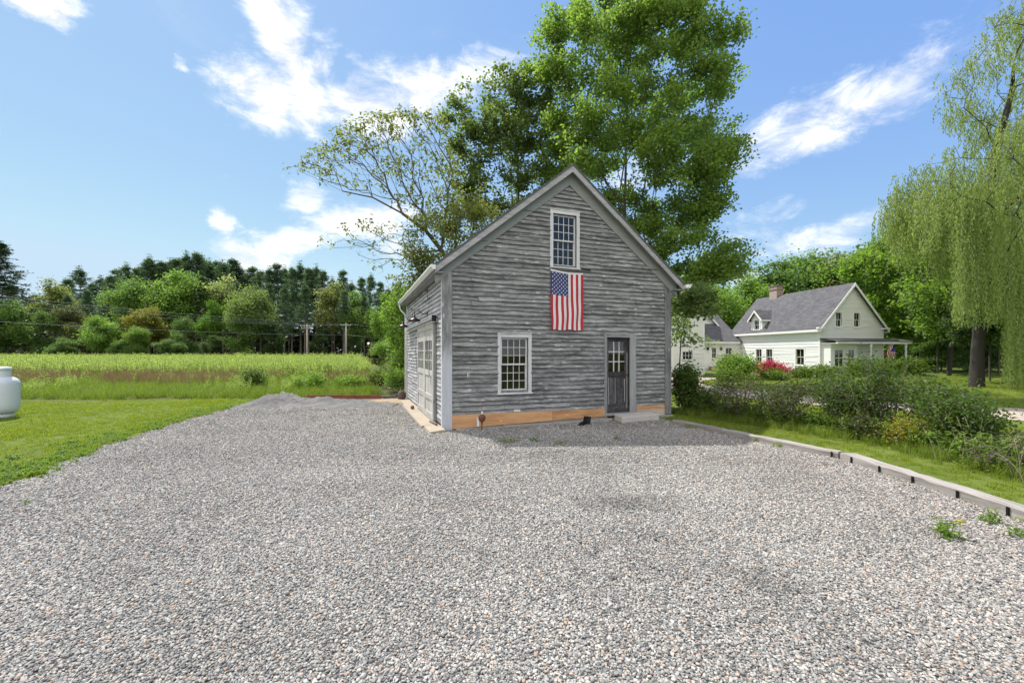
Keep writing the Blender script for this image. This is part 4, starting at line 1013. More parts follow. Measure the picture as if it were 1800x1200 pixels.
ys = lambda a, b, c, d: (HL - a, HL - b, c, d)
wl = [ys(7.4, 6.62, .72, 2.28), ys(6.02, 5.24, .72, 2.28), ys(2.48, 1.58, .78, 2.26)]
wg = [(1.67, 2.30, 4.2, 5.50), (3.60, 4.24, 4.2, 5.50)]
hwall(HL, 4.2, wl, HSX); hwall(6.8, 4.2, wg, HF, (3.4, 8.0, 1.13)); hwall(HL, 4.2, [], frame(6.8, 0, 0, math.pi / 2)); hwall(6.8, 4.2, [], frame(6.8, HL, 0, math.pi), (3.4, 8.0, 1.13))
for w in wl: hwin(HSX, w)
for w in wg: hwin(HF, w)
for (x, y) in ((-.03, -.03), (-.03, HL - .12), (6.68, -.03)): m_ = MB(); m_.box(x, x + .15, y, y + .15, .1, 4.2); m_.build('corner_trim', htrim, house)
def gable_roof(x0, x1, y0, y1, ze, zr, th=.14, ov=.3, name='roof', parent=None, mat=None, axis='y', trim=True):
    """ridge along y (or x)"""
    p = parent or house; xm = (x0 + x1) / 2; sl = (zr - ze) / (xm - x0); m_ = MB(); t_ = MB()
    S_ = (lambda v: Vector(v)) if axis == 'y' else (lambda v: Vector((v[1], v[0], v[2])))
    for sx in (-1, 1):
        xe = (x0 - ov) if sx < 0 else (x1 + ov); zz = ze - sl * ov
        m_.hexa([S_(v) for v in [(xe, y0, zz), (xm, y0, zr), (xm, y1, zr), (xe, y1, zz), (xe, y0, zz + th), (xm, y0, zr + th), (xm, y1, zr + th), (xe, y1, zz + th)]])
        for yy in (y0 - .05, y1 + .002):
            t_.hexa([S_(v) for v in [(xe, yy, zz - .16), (xm, yy, zr - .16), (xm, yy + .048, zr - .16), (xe, yy + .048, zz - .16), (xe, yy, zz + th - .04), (xm, yy, zr + th - .04), (xm, yy + .048, zr + th - .04), (xe, yy + .048, zz + th - .04)]])
        xa, xb = (xe - .03, xe - .002) if sx < 0 else (xe + .002, xe + .03)
        t_.hexa([S_(v) for v in [(xa, y0, zz - .12), (xb, y0, zz - .12), (xb, y1, zz - .12), (xa, y1, zz - .12), (xa, y0, zz + th - .05), (xb, y0, zz + th - .05), (xb, y1, zz + th - .05), (xa, y1, zz + th - .05)]])
        xa, xb = (xe, x0 - .024) if sx < 0 else (x1 + .024, xe)
        t_.hexa([S_(v) for v in [(xa, y0 + .01, zz - .12), (xb, y0 + .01, zz - .12), (xb, y1 - .01, zz - .12), (xa, y1 - .01, zz - .12), (xa, y0 + .01, zz - .09), (xb, y0 + .01, zz - .09), (xb, y1 - .01, zz - .09), (xa, y1 - .01, zz - .09)]])
    r_ = m_.build(name, mat or sh_m, p); t_.build('roof_trim', htrim, r_); return r_
mroof = gable_roof(0, 6.8, -.3, HL + .2, 4.2, 8.0)
for (a, b) in ((-.42, .35), (6.45, 7.2)): m_ = MB(); m_.box(a, b, -.32, -.03, 4.0, 4.14); m_.build('eave_return', htrim, house)
ch = MB(); ch.box(3.05, 3.8, 8.0, 9.0, 7.0, 8.95); ch.box(2.99, 3.86, 7.94, 9.06, 8.75, 8.85)
for (a, b, c, d) in ((3.05, 3.2, 8.0, 9.0), (3.65, 3.8, 8.0, 9.0), (3.2, 3.65, 8.0, 8.12), (3.2, 3.65, 8.88, 9.0), (3.2, 3.65, 8.5, 8.65)): ch.box(a, b, c, d, 8.952, 9.15)
c_ = ch.build('chimney', brick_m, mroof); m_ = MB(); m_.box(2.97, 3.88, 7.92, 9.08, 9.152, 9.21); m_.build('chimney_cap', stone_m, c_)
# dormer breaking the eave
dm = MB(); DA, DB = 6.55, 8.05
dop = (HL - 7.65, HL - 6.95, 4.35, 5.3)
for (p, q, z0, z1) in ((HL - DB, dop[0], 4.0, 5.5), (dop[1], HL - DA, 4.0, 5.5), (dop[0], dop[1], 4.0, dop[2]), (dop[0], dop[1], dop[3], 5.5)): dm.box(p, q, -.02, .08, z0, z1, M=HSX)
dm.prism([(HL - DB, 5.5), (HL - DA, 5.5), (HL - (DA + DB) / 2, 6.3)], -.02, .08, M=HSX); dm.box(HL - DB, HL - DB + .08, .082, 1.4, 4.0, 5.5, M=HSX); dm.box(HL - DA - .08, HL - DA, .082, 1.4, 4.0, 5.5, M=HSX)
dorm = dm.build('dormer', hclap, house)
hw = hwin(HSX @ Matrix.Translation((0, -.02, 0)), dop, sill=True); hw.parent = dorm; hw.name = 'dormer_window'
for c in list(hw.children):
    if c.name.startswith('pane') or c.name.startswith('sash') or c.name.startswith('sill') or c.name.startswith('room'): c.parent = dorm
gable_roof(DA, DB, -.3, 1.95, 5.5, 6.3, .08, .22, 'dormer_roof', dorm, None, 'x').name = 'dormer_roof'
# low wing with the back door, behind it a cross gable; a taller block to the left
WM = frame(-4.6, 9.7, 0, 0); wo = [(.95, 1.75, .55, 2.55), (2.75, 3.55, 1.1, 2.45)]
hwall(4.6, 3.1, wo, WM); hwin(WM, wo[1])
m_ = MB(); B = lambda *a: m_.box(*a, M=WM)
B(.83, .95, -.035, .08, .5, 2.68); B(1.75, 1.87, -.035, .08, .5, 2.68); B(.95, 1.75, -.033, .08, 2.55, 2.68); B(.95, 1.10, .02, .07, .55, 2.55); B(1.60, 1.75, .02, .07, .55, 2.55); B(1.1, 1.6, .02, .07, .55, 1.35); B(1.1, 1.6, .02, .07, 2.42, 2.55); B(1.335, 1.365, .03, .06, 1.35, 2.42); B(1.1, 1.335, .03, .06, 1.87, 1.9); B(1.365, 1.6, .03, .06, 1.87, 1.9)
bd = m_.build('back_door', htrim, house)
m_ = MB(); m_.add([WM @ Vector(p) for p in [(1.1, .045, 1.35), (1.6, .045, 1.35), (1.6, .045, 2.42), (1.1, .045, 2.42)]], [(0, 1, 2, 3)]); m_.build('pane', hglass, bd, fix=False)
m_ = MB(); m_.box(1.0, 1.7, .3, .32, .5, 2.6, M=WM); m_.build('room_curtain', dark_in, bd)  # dark panel painted as the unlit room behind the door pane
for x in (.52, 2.15):
    m_ = MB(); m_.box(x - .09, x + .09, -.16, -.026, 2.2, 2.42, M=WM); m_.prism([(x - .12, 2.42), (x + .12, 2.42), (x + .04, 2.52), (x - .04, 2.52)], -.19, -.026, M=WM); m_.build('porch_lamp', black_m, house)
m_ = MB(); m_.hexa([(-4.9, 9.35, 3.02), (-.0, 9.35, 3.02), (-.0, 13.6, 6.4), (-4.9, 13.6, 6.4), (-4.9, 9.35, 3.14), (-.0, 9.35, 3.14), (-.0, 13.6, 6.52), (-4.9, 13.6, 6.52)]); r_ = m_.build('roof', sh_m, house)
m_ = MB(); m_.box(-4.9, -.35, 9.30, 9.348, 2.92, 3.10); m_.box(-4.9, -.35, 9.36, 9.68, 2.96, 2.99); m_.build('roof_trim', htrim, r_)
hwall(8.6, 4.0, [], frame(-8.8, 12.0, 0, 0), (4.3, 8.3, 1.0)); gable_roof(-8.8, -.2, 11.7, 20, 4.0, 8.3)
# tall block
tb = [(1.82, 2.76, 1.32, 2.04)]
hwall(3.85, 6.4, tb, frame(-14.6, .8, 0, 0)); hwin(frame(-14.6, .8, 0, 0), tb[0], 3, 2, double=False)
hwall(6.0, 6.4, [], frame(-10.75, .8, 0, math.pi / 2), (3.0, 8.55, .733)); hwall(6.0, 6.4, [], frame(-14.6, 6.8, 0, -math.pi / 2), (3.0, 8.55, .733)); hwall(3.85, 6.4, [], frame(-10.75, 6.8, 0, math.pi))
m_ = MB(); m_.box(-10.87, -10.73, .77, .92, .1, 6.4); m_.build('corner_trim', htrim, house)
gable_roof(.8, 6.8, -14.9, -10.45, 6.4, 8.6, axis='x')
m_ = MB(); m_.box(-14.55, -14.43, .74, .78, .3, 2.6); m_.box(-13.7, -13.58, .74, .78, .3, 2.6); m_.box(-14.429, -13.701, .75, .78, .3, 2.45); m_.build('side_door', htrim, house)
# front bay, porch with posts
pf = MB()
for (a, b, c, d) in ((.15, .55, .5, 2.7), (1.45, 1.95, .5, 2.7), (2.6, 2.9, .5, 2.7), (.55, 1.45, .5, .75), (.55, 1.45, 2.15, 2.7), (1.95, 2.6, .5, .75), (1.95, 2.6, 2.15, 2.7)): pf.box(a, b, -.9, -.82, c, d)
pf.box(.15, .23, -.818, -.024, .5, 2.7); pf.box(2.82, 2.9, -.818, -.024, .5, 2.7); pf.box(.15, 2.9, -.818, -.03, .42, .5)
bay = pf.build('bay', htrim, house)
for (a, b) in ((.55, 1.45), (1.95, 2.6)):
    m_ = MB(); m_.box(a, b, -.88, -.85, 1.42, 1.48); m_.box(a, a + .05, -.88, -.85, .75, 2.15); m_.box(b - .05, b, -.88, -.85, .75, 2.15); m_.box((a + b) / 2 - .02, (a + b) / 2 + .02, -.88, -.85, .75, 1.42); m_.box((a + b) / 2 - .02, (a + b) / 2 + .02, -.88, -.85, 1.48, 2.15); m_.build('sash', htrim, bay)
    m_ = MB(); m_.add([(a, -.845, .75), (b, -.845, .75), (b, -.845, 2.15), (a, -.845, 2.15)], [(0, 1, 2, 3)]); m_.build('pane', hglass, bay, fix=False)
m_ = MB(); m_.hexa([(-.05, -1.75, 2.86), (7.8, -1.75, 2.86), (7.8, -.03, 3.12), (-.05, -.03, 3.12), (-.05, -1.75, 2.94), (7.8, -1.75, 2.94), (7.8, -.03, 3.2), (-.05, -.03, 3.2)]); pr_ = m_.build('porch_roof', sh_m, house)
m_ = MB(); m_.box(-.0, 7.75, -1.70, -1.5, 2.68, 2.855); m_.box(.0, 7.75, -1.5, -.03, 2.70, 2.74); m_.build('porch_beam', htrim, pr_)
for x in (3.5, 7.2):
    m_ = MB(); m_.tube([(x, -1.58, .3), (x, -1.58, .6), (x, -1.58, 1.2), (x, -1.58, 2.3), (x, -1.58, 2.68)], [.11, .07, .085, .07, .11], 10); m_.build('porch_post', htrim, house)
m_ = MB(); m_.box(3.0, 7.7, -1.7, -.03, .0, .3); m_.box(-.1, 6.9, -.02, .0, -.05, .2); m_.build('porch_floor', mat_plain('grey_deck_paint', (.25, .25, .25), .8, 0, .15), house)
# flag on the porch
fg = thing('porch_flag', 'small striped flag drooping from a slanted pole on the farmhouse porch', 'flag', (HA[0] + 5.0 * HC + 1.7 * HS, HA[1] + 5.0 * HS - 1.7 * HC, 1.75), HROT)
m_ = MB(); m_.tube([(.0, -.0, .55), (.25, -.5, .95)], .016, 8); m_.build('flag_pole', gutter_m, fg)
vs = []; fs = []; mi = []
for i in range(14):
    for j in range(14):
        a, b = i / 13, j / 13
        vs.append((.05 + .2 * a - .36 * b * (1 - a) * .7 + .05 * math.sin(b * 9), -.1 - .36 * a + .07 * math.sin(a * 9 + b * 4), .62 + .3 * a - 1.15 * b + .1 * math.sin(a * 5)))
for i in range(13):
    for j in range(13): fs.append((i * 14 + j, (i + 1) * 14 + j, (i + 1) * 14 + j + 1, i * 14 + j + 1)); mi.append(2 if (j < 6 and i > 6) else (0 if i % 2 == 0 else 1))
me = bpy.data.meshes.new('cloth'); me.from_pydata(vs, [], fs); me.polygons.foreach_set('material_index', mi)
for q in (red_m, wht_m, blu_m): me.materials.append(q)
link('cloth', me, fg)
# wooden steps, pots by the back door
dk = thing('wooden_deck', 'low brown wooden deck with steps below the white back door', 'deck', tuple(np.array([HA[0] - 4.4 * HC - 6.5 * HS, HA[1] - 4.4 * HS + 6.5 * HC, 0])), HROT)
deck_m = mat_wood('brown_deck_board', (.10, .06, .04), (.22, .14, .09), (.34, .24, .16), None, su=1, sv=5)
m_ = MB()
for k in range(22): m_.box(.2, 3.6, .0 + k * .13, .0 + k * .13 + .12, .38, .42)
m_.box(.2, 3.6, .0, .03, .05, .378); m_.box(.2, .23, .03, 2.8, .05, .378); m_.build('deck_floor', deck_m, dk)
m_ = MB(); m_.box(1.6, 3.5, -.36, -.03, .2, .24); m_.box(1.6, 3.5, -.06, -.03, .0, .2); m_.box(1.8, 3.5, -.7, -.38, .08, .12); m_.build('step', deck_m, dk)
pp = lambda x, y: (HA[0] + x * HC - y * HS, HA[1] + x * HS + y * HC, 0)
m_ = MB(); m_.lathe([(0, 0), (.2, 0), (.17, .06), (.24, .35), (.27, .42), (.2, .42), (.18, .36), (0, .34)], n=18); m_.build('planter', stone_m, None, label='pale grey round planter on the grass left of the wooden deck', cat='planter', loc=pp(-5.2, 5.6))
m_ = MB(); m_.lathe([(0, 0), (.11, 0), (.15, .24), (.17, .27), (.12, .27), (0, .22)], n=16); m_.build('flower_pot', mat_plain('dark_clay', (.12, .05, .045), .8, 0, .2), None, label='small dark red flower pot on the wooden deck by the back door', cat='flower pot', loc=(pp(-1.9, 8.9)[0], pp(-1.9, 8.9)[1], .42))
# ------------------------------------------------------------------ the trees behind the barn
def off_barn(P):
    L = bl(P); return P[~((L[:, 0] > -.7) & (L[:, 0] < W_ + .7) & (L[:, 1] > -.8) & (L[:, 1] < D_ + .7) & (L[:, 2] < 7.6 - .8 * np.abs(L[:, 0] - RX)))]
MAPLE = [(944, 104), (950, 55), (976, 5), (1010, -50), (1060, -85), (1120, -95), (1190, -70), (1235, -30), (1250, 20), (1258, 62), (1280, 78), (1304, 96), (1312, 140), (1332, 174), (1322, 212), (1284, 236), (1294, 284), (1300, 308), (1288, 340), (1268, 374),
         (1230, 395), (1236, 408), (1276, 404), (1312, 444), (1332, 468), (1300, 500), (1275, 545), (1225, 545), (1190, 560), (1170, 480), (1100, 390), (1020, 310), (965, 335), (945, 260), (952, 190)]
D1 = 25.5
MAPLE = [(1120 + (x - 1120) * (.91 if x > 1120 else .93), y) for x, y in MAPLE]
tips = off_barn(clumped(MAPLE, D1, 2100, 300, (.58, .58, .30), thick=.62, hollow=.35))
tb_ = at(1092, 690, D1); tb_[2] = 0
trunk = [tb_, tb_ + [0, 0, 3], at(1094, 470, D1), at(1098, 380, D1), at(1100, 290, D1), at(1102, 200, D1), at(1105, 110, D1)]
leafy_tree('maple_tree', 'tallest bright green maple towering behind the right of the barn roof', 'tree', trunk, tips, bark_m, leaf_bright, 60, .27, .17, .15, .62, .0065, start=1, rmax=.022, tilt=.9)
LOW = [(1180, 500), (1215, 490), (1262, 515), (1265, 545), (1240, 562), (1190, 556)]
low = [at(x, y, 17.6 + d) for x, y, d in [(1192, 590, 0), (1205, 575, .4), (1218, 592, .2), (1200, 560, .9), (1228, 600, -.1), (1186, 600, .3), (1236, 540, 1.5), (1205, 530, 1.8), (1255, 530, 2.2), (1225, 510, 2.6), (1190, 500, 3.0), (1270, 500, 3.2)]]
LT = np.concatenate([poly_points(LOW, 19.5, 46, .5, .2), np.array(low) + rng.normal(0, .12, (12, 3)), np.array(low) + rng.normal(0, .2, (12, 3))])
LT = LT[bl(LT)[:, 0] > W_ + .75]
tb2 = at(1192, 700, 20.5); tb2[2] = 0
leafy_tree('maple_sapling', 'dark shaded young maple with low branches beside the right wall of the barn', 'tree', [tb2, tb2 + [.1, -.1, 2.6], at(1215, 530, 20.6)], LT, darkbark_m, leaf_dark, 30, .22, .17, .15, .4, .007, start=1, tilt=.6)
DARK = [(770, 186), (791, 156), (816, 170), (840, 148), (863, 133), (872, 96), (905, 110), (924, 124), (945, 147), (960, 180), (985, 260), (985, 315), (930, 345), (880, 372), (825, 400), (790, 350), (800, 290), (782, 240)]
tips = off_barn(clumped(DARK, 28, 520, 66, (.55, .55, .32), thick=.6, hollow=.3))
tb_ = at(900, 690, 28); tb_[2] = 0
trunk = [tb_, tb_ + [0, 0, 4], at(905, 430, 28), at(912, 330, 28), at(908, 240, 28)]
leafy_tree('maple_tree', 'dark green maple with gaps of sky, left of the tallest maple behind the barn', 'tree', trunk, tips, bark_m, leaf_dark, 44, .25, .20, .17, .6, .008, start=1, tilt=.7)
MID = [(720, 392), (745, 352), (790, 322), (825, 318), (860, 345), (868, 380), (800, 440), (772, 470), (735, 500), (700, 500), (712, 440)]
tips = off_barn(clumped(MID, 22.5, 360, 70, (.40, .40, .26), thick=.7, hollow=.3))
tb_ = at(800, 690, 22.6); tb_[2] = 0
leafy_tree('ash_tree', 'lower olive green tree just above the left slope of the barn roof', 'tree', [tb_, tb_ + [0, 0, 3.2], at(800, 440, 22.6), at(796, 400, 22.6)], tips, bark_m, leaf_olive, 22, .2, .14, .11, .6, .006, start=1, tilt=.8)
# the nearly bare leaning tree
D4 = 23.5
l1 = [at(*q) for q in [(812, 500, D4), (776, 440, D4), (749, 406, D4), (707, 375, D4 - .3), (655, 347, D4 - .6), (602, 336, D4 - .9), (552, 312, D4 - 1.2), (520, 299, D4 - 1.4)]]
tb_ = at(850, 690, D4); tb_[2] = 0
FAN = [(505, 300), (535, 282), (583, 250), (597, 222), (655, 205), (735, 190), (790, 215), (815, 300), (800, 370), (750, 385), (700, 362), (650, 340), (600, 330), (555, 310)]
LOWF = [(560, 420), (600, 402), (660, 385), (735, 405), (735, 440), (680, 520), (655, 470), (620, 440), (585, 440)]
tips = np.concatenate([poly_points(FAN, D4, 820, .34, .2), poly_points(FAN[:7] + [(640, 262), (560, 296)], D4 - .4, 150, .3, .2), poly_points(LOWF, D4, 170, .3, .1)])
P, par, r, nch = grow([tb_, tb_ + [-.05, 0, 2.6]] + l1 + [], tips, .62, .0065, 2.15, 3)
k = np.where((nch == 0) & (np.arange(len(P)) > 10))[0]
k = k[(P[k][:, 2] > 8.6) | (rng.random(len(k)) < .3)]
keep = rng.random(len(k)) < .8; k = k[keep]
idx = np.repeat(k, rng.integers(5, 12, len(k))); C = P[idx] + rng.normal(0, .13, (len(idx), 3)); V, Q, rr = leaf_quads(C, .23, .115, -.35, .6)
finish_tree('leaning_tree', 'leaning half bare tree with sprays of small leaves reaching left over the barn eave', 'tree', tb_, P, par, r, V, Q, rr, bark_m, leaf_olive)
SAP = [(698, 500), (722, 500), (740, 520), (740, 640), (694, 650), (682, 612), (686, 575), (680, 540), (692, 530)]
tips = off_barn(poly_points(SAP, 25, 210, 1.0, .4)); tb_ = at(712, 680, 25); tb_[2] = 0
leafy_tree('ash_sapling', 'bright green sapling in leaf from the ground up at the left edge of the barn', 'tree', [tb_, tb_ + [0, 0, 1.5], at(712, 560, 25)], tips, bark_m, leaf_fresh, 34, .24, .17, .12, .4, .008, start=0)

# ------------------------------------------------------------------ right side: willow, garden maple, woods
WD = 23.5
wb = np.array([25.6, 23.2, 0])
CAP = [(1580, 365), (1592, 316), (1632, 272), (1690, 238), (1760, 215), (1800, 205), (1960, 240), (1990, 420), (1900, 470), (1800, 480), (1700, 440), (1630, 425), (1588, 400)]
UP = [(1682, 150), (1702, 92), (1742, 62), (1772, 18), (1800, -30), (1900, -90), (2020, -60), (2060, 120), (1990, 240), (1820, 210), (1745, 200), (1700, 190)]
tips = np.concatenate([poly_points(CAP, WD, 720, .55, .35, .15, .4), poly_points(UP, WD, 330, .5, .3, .3, .4)])
wt = [wb, wb + [.05, 0, 2], wb + [.3, 0, 5], wb + [.6, .1, 9], wb + [1.2, .1, 13], wb + [2.0, .0, 16.5]]
P, par, r, nch = grow(wt, tips, .45, .010, 2.4, 2); r[:len(wt)] = np.maximum(r[:len(wt)], [.34, .27, .25, .2, .16, .12])
root_nodes = np.where((np.arange(len(P)) >= len(wt)) & (r < .03))[0]
cs = []; dirs = []; rn = []
for j in root_nodes:
    for _ in range(rng.integers(4, 8)):
        p = P[j] + rng.normal(0, .36, 3); low_ = P[j][2] < 12.5
        L = rng.uniform(.7, 2.2) * (1.15 if low_ else .8); n = int(L / .062); t = np.linspace(0, 1, n); dr = rng.normal(0, .16, 2); c = rng.random()
        s_ = np.stack([p[0] + dr[0] * t * L + .05 * np.sin(t * 5 + c * 6), p[1] + dr[1] * t * L, p[2] - t * L + .25 * np.sin(t * 1.5)], 1); s_ += rng.normal(0, .035, s_.shape)
        cs.append(s_); dirs.append(np.tile(np.array([dr[0], dr[1], -.75]), (n, 1))); rn.append(np.clip(c * .5 + rng.random(n) * .5, 0, 1))
# long curtains of the lower edge
for _ in range(780):
    px = rng.uniform(1592, 1960); front = rng.random(); d = WD + rng.uniform(-2.8, 2.2)
    yb = 455 if px < 1675 else (575 if px < 1765 else 690); ya = rng.uniform(330, 450) if px < 1770 else rng.uniform(360, 560)
    ye = yb - abs(rng.normal(0, 30)); 
    if ye < ya + 25: continue
    a = at(px, ya, d); L = (ye - ya) / F * d; n = int(L / .06); t = np.linspace(0, 1, n); c = rng.random()
    s_ = np.stack([a[0] + .12 * np.sin(t * 4 + c * 9), a[1] + .1 * np.cos(t * 3 + c * 7), a[2] - L * t], 1) + rng.normal(0, .05, (n, 3))
    s_ = s_[s_[:, 2] > .15]; n = len(s_); cs.append(s_); dirs.append(np.tile(np.array([0, 0, -.8]), (n, 1))); rn.append(np.clip(c * .5 + rng.random(n) * .5, 0, 1))
C = np.concatenate(cs); V, Q, rr = leaf_quads(C, .165, .055, -.5, .9, np.concatenate(rn), np.concatenate(dirs), .4)
finish_tree('willow_tree', 'huge yellow green weeping willow with hanging curtains at the right edge', 'tree', wb, P, par, r, V, Q, rr, darkbark_m, leaf_willow)
extra = [(wb + [-.8, .5, 0], 'dark slim trunk leaning left'), (wb + [.9, .8, 0], '')]
RM = [(1498, 510), (1510, 455), (1530, 442), (1545, 418), (1568, 402), (1600, 392), (1650, 380), (1690, 420), (1712, 500), (1700, 590), (1650, 628), (1575, 622), (1552, 590), (1548, 548), (1520, 540)]
tips = clumped(RM, 46, 620, 90, (1.0, 1.0, .5), thick=.6, hollow=.3); tb_ = at(1612, 660, 46); tb_[2] = 0
leafy_tree('maple_tree', 'broad mid green maple close against the farmhouse gable', 'tree', [tb_, tb_ + [0, 0, 4], at(1606, 520, 46), at(1600, 460, 46)], tips, darkbark_m, leaf_fresh, 46, .5, .32, .28, .45, .014, start=1, tilt=.7, rmax=.05)

BM_ = [(1612, 560), (1615, 470), (1635, 410), (1665, 360), (1700, 330), (1800, 320), (1860, 400), (1870, 560), (1800, 600), (1740, 560), (1690, 590), (1650, 600), (1625, 590)]
tips = clumped(BM_, 35, 620, 95, (.9, .9, .42), thick=.5, hollow=.35); tb_ = at(1668, 672, 35); tb_[2] = 0
leafy_tree('maple_tree', 'shady green maple standing between the farmhouse maple and the willow', 'tree', [tb_, tb_ + [.2, 0, 3], at(1676, 520, 35), at(1690, 430, 35)], tips, darkbark_m, leaf_fresh, 44, .40, .27, .23, .6, .014, start=1, tilt=.8, rmax=.045)
# far trees are built once per shape and copied
BL = [tree_proto(broadleaf_mesh(14, 9, 1, 150, 66, .36), bark_m, leaf_far), tree_proto(broadleaf_mesh(14, 7, 2, 140, 60, .34, 1, .15), bark_m, leaf_far), tree_proto(broadleaf_mesh(14, 10.5, 3, 170, 64, .37, 0, .3), bark_m, leaf_far), tree_proto(broadleaf_mesh(14, 6, 4, 120, 46, .32, 1, .35), bark_m, leaf_far), tree_proto(broadleaf_mesh(14, 9.5, 6, 170, 64, .36, 0, .04), bark_m, leaf_far)]
PN = [tree_proto(pine_mesh(26, 8.5, 1), pinebark_m, needle_m), tree_proto(pine_mesh(26, 7.5, 2, .42, .3), pinebark_m, needle_m), tree_proto(pine_mesh(26, 9.5, 3, .28, .22), pinebark_m, needle_m), tree_proto(pine_mesh(26, 6.5, 4, .5, .3), pinebark_m, needle_m)]
def far(pr, px, top, d, label, color, w=1.0, H=14.0, name='tree', group=None):
    h = CAMZ + (HY - top) / F * d; s = h / H
    return place_tree(pr, name, label, ((px - 900) / F * d, d, 0), s * w, rng.uniform(0, 6.28), color, group, s)
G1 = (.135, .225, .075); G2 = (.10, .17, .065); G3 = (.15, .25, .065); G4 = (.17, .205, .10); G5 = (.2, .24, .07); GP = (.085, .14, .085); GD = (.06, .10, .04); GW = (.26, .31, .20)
# behind the farmhouse
for px, t_, d, k, c, w, lab in [(1195, 500, 64, 0, G2, 1.0, 'dim green tree seen between the barn roof and the dark sapling'), (1250, 498, 60, 2, G3, 1.0, 'bright tree left of the brick chimney behind the farmhouse'), (1312, 486, 62, 0, G3, 1.0, 'rounded bright tree behind the ridge above the chimney'), (1375, 462, 66, 1, G2, 1.2, 'darker tree rising behind the middle of the farmhouse ridge'),
        (1415, 452, 70, 2, G1, 1.0, 'tallest rounded tree behind the farmhouse roof'), (1465, 452, 66, 0, G4, 1.1, 'brownish green tree behind the right end of the farmhouse ridge'), (1500, 470, 72, 3, G1, 1.3, 'tree filling the gap between the farmhouse peak and the broad maple')]:
    far(BL[k], px, t_, d, lab, c, w, name='broadleaf_tree', group='trees behind the farmhouse')
# dark wood behind the willow
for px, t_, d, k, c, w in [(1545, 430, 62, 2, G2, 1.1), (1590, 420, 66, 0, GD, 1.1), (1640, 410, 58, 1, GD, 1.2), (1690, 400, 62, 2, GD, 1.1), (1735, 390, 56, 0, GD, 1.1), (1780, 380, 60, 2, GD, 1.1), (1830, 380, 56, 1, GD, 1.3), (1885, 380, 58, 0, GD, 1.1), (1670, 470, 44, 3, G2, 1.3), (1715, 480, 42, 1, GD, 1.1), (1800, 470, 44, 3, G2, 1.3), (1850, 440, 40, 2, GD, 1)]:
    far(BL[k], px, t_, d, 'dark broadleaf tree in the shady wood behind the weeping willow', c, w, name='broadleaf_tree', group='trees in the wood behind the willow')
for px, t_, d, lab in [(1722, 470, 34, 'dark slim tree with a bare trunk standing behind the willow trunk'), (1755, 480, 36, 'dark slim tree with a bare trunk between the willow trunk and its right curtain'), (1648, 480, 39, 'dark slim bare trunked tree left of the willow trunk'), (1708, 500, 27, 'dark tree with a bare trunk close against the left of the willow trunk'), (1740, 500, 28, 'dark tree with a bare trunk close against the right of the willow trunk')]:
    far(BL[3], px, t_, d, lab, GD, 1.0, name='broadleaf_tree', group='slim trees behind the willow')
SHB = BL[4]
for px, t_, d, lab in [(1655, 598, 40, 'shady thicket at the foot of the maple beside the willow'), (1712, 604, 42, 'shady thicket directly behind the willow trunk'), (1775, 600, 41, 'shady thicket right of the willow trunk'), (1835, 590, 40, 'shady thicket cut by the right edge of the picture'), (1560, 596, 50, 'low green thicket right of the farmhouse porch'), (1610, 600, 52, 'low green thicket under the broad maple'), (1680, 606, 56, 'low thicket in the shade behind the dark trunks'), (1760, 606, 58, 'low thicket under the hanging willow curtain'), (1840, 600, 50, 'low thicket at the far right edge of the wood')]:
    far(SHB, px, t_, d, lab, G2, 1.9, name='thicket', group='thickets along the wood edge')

# ------------------------------------------------------------------ left: pines and broadleaf trees beyond the field
NP = 'tall dark white pine in the row along the far side of the field'
def pine(px, top, d, k, w=1.0, lab=NP, c=None):
    cc = np.array(c or GP) * rng.uniform(.8, 1.25); far(PN[k], px, top, d, lab, tuple(cc), w, 26.0, 'pine_tree', 'white pines across the field')
for px, t_, d, k, w in [(100, 505, 150, 1, 1.1), (140, 474, 128, 0, 1.0), (162, 500, 135, 1, 1), (195, 486, 128, 2, 1.0), (222, 468, 122, 0, 1.0), (240, 474, 128, 3, 1.2), (262, 456, 124, 1, 1.0), (284, 462, 126, 2, 1.0), (312, 458, 128, 3, 1.1), (328, 449, 122, 0, .9), (346, 446, 124, 2, .9), (368, 462, 128, 1, 1), (392, 464, 124, 0, 1.0), (408, 458, 128, 3, 1.1),
        (432, 482, 134, 1, 1), (458, 478, 128, 2, 1.0), (474, 474, 122, 0, .95), (488, 466, 124, 3, 1.0), (500, 474, 128, 1, .9), (514, 472, 122, 2, .8), (528, 466, 124, 0, .9), (542, 474, 122, 3, 1.0), (556, 472, 126, 1, .9), (568, 478, 122, 2, .9), (584, 492, 132, 0, .9), (604, 478, 124, 3, 1.0), (618, 500, 130, 1, 1), (636, 490, 126, 2, .9), (652, 486, 124, 0, .9), (668, 498, 122, 3, 1.0), (682, 510, 126, 1, 1), (700, 500, 128, 2, 1), (722, 500, 128, 0, 1), (750, 505, 130, 1, 1),
        (206, 476, 134, 3, 1.1), (250, 470, 132, 2, 1), (272, 466, 134, 0, 1), (300, 462, 132, 1, 1.1), (320, 458, 134, 2, 1.1), (356, 456, 132, 0, 1.1), (380, 462, 134, 3, 1.1), (400, 466, 132, 2, 1.1), (420, 470, 130, 0, 1.1), (446, 472, 132, 3, 1.1), (120, 492, 140, 2, 1.1), (178, 490, 138, 0, 1.1), (540, 480, 134, 1, 1.2), (510, 484, 134, 0, 1.2), (-30, 470, 130, 0, 1), (-80, 480, 130, 2, 1), (60, 520, 160, 1, 1.2), (20, 500, 150, 0, 1.2)]:
    pine(px, t_, d, k, w)
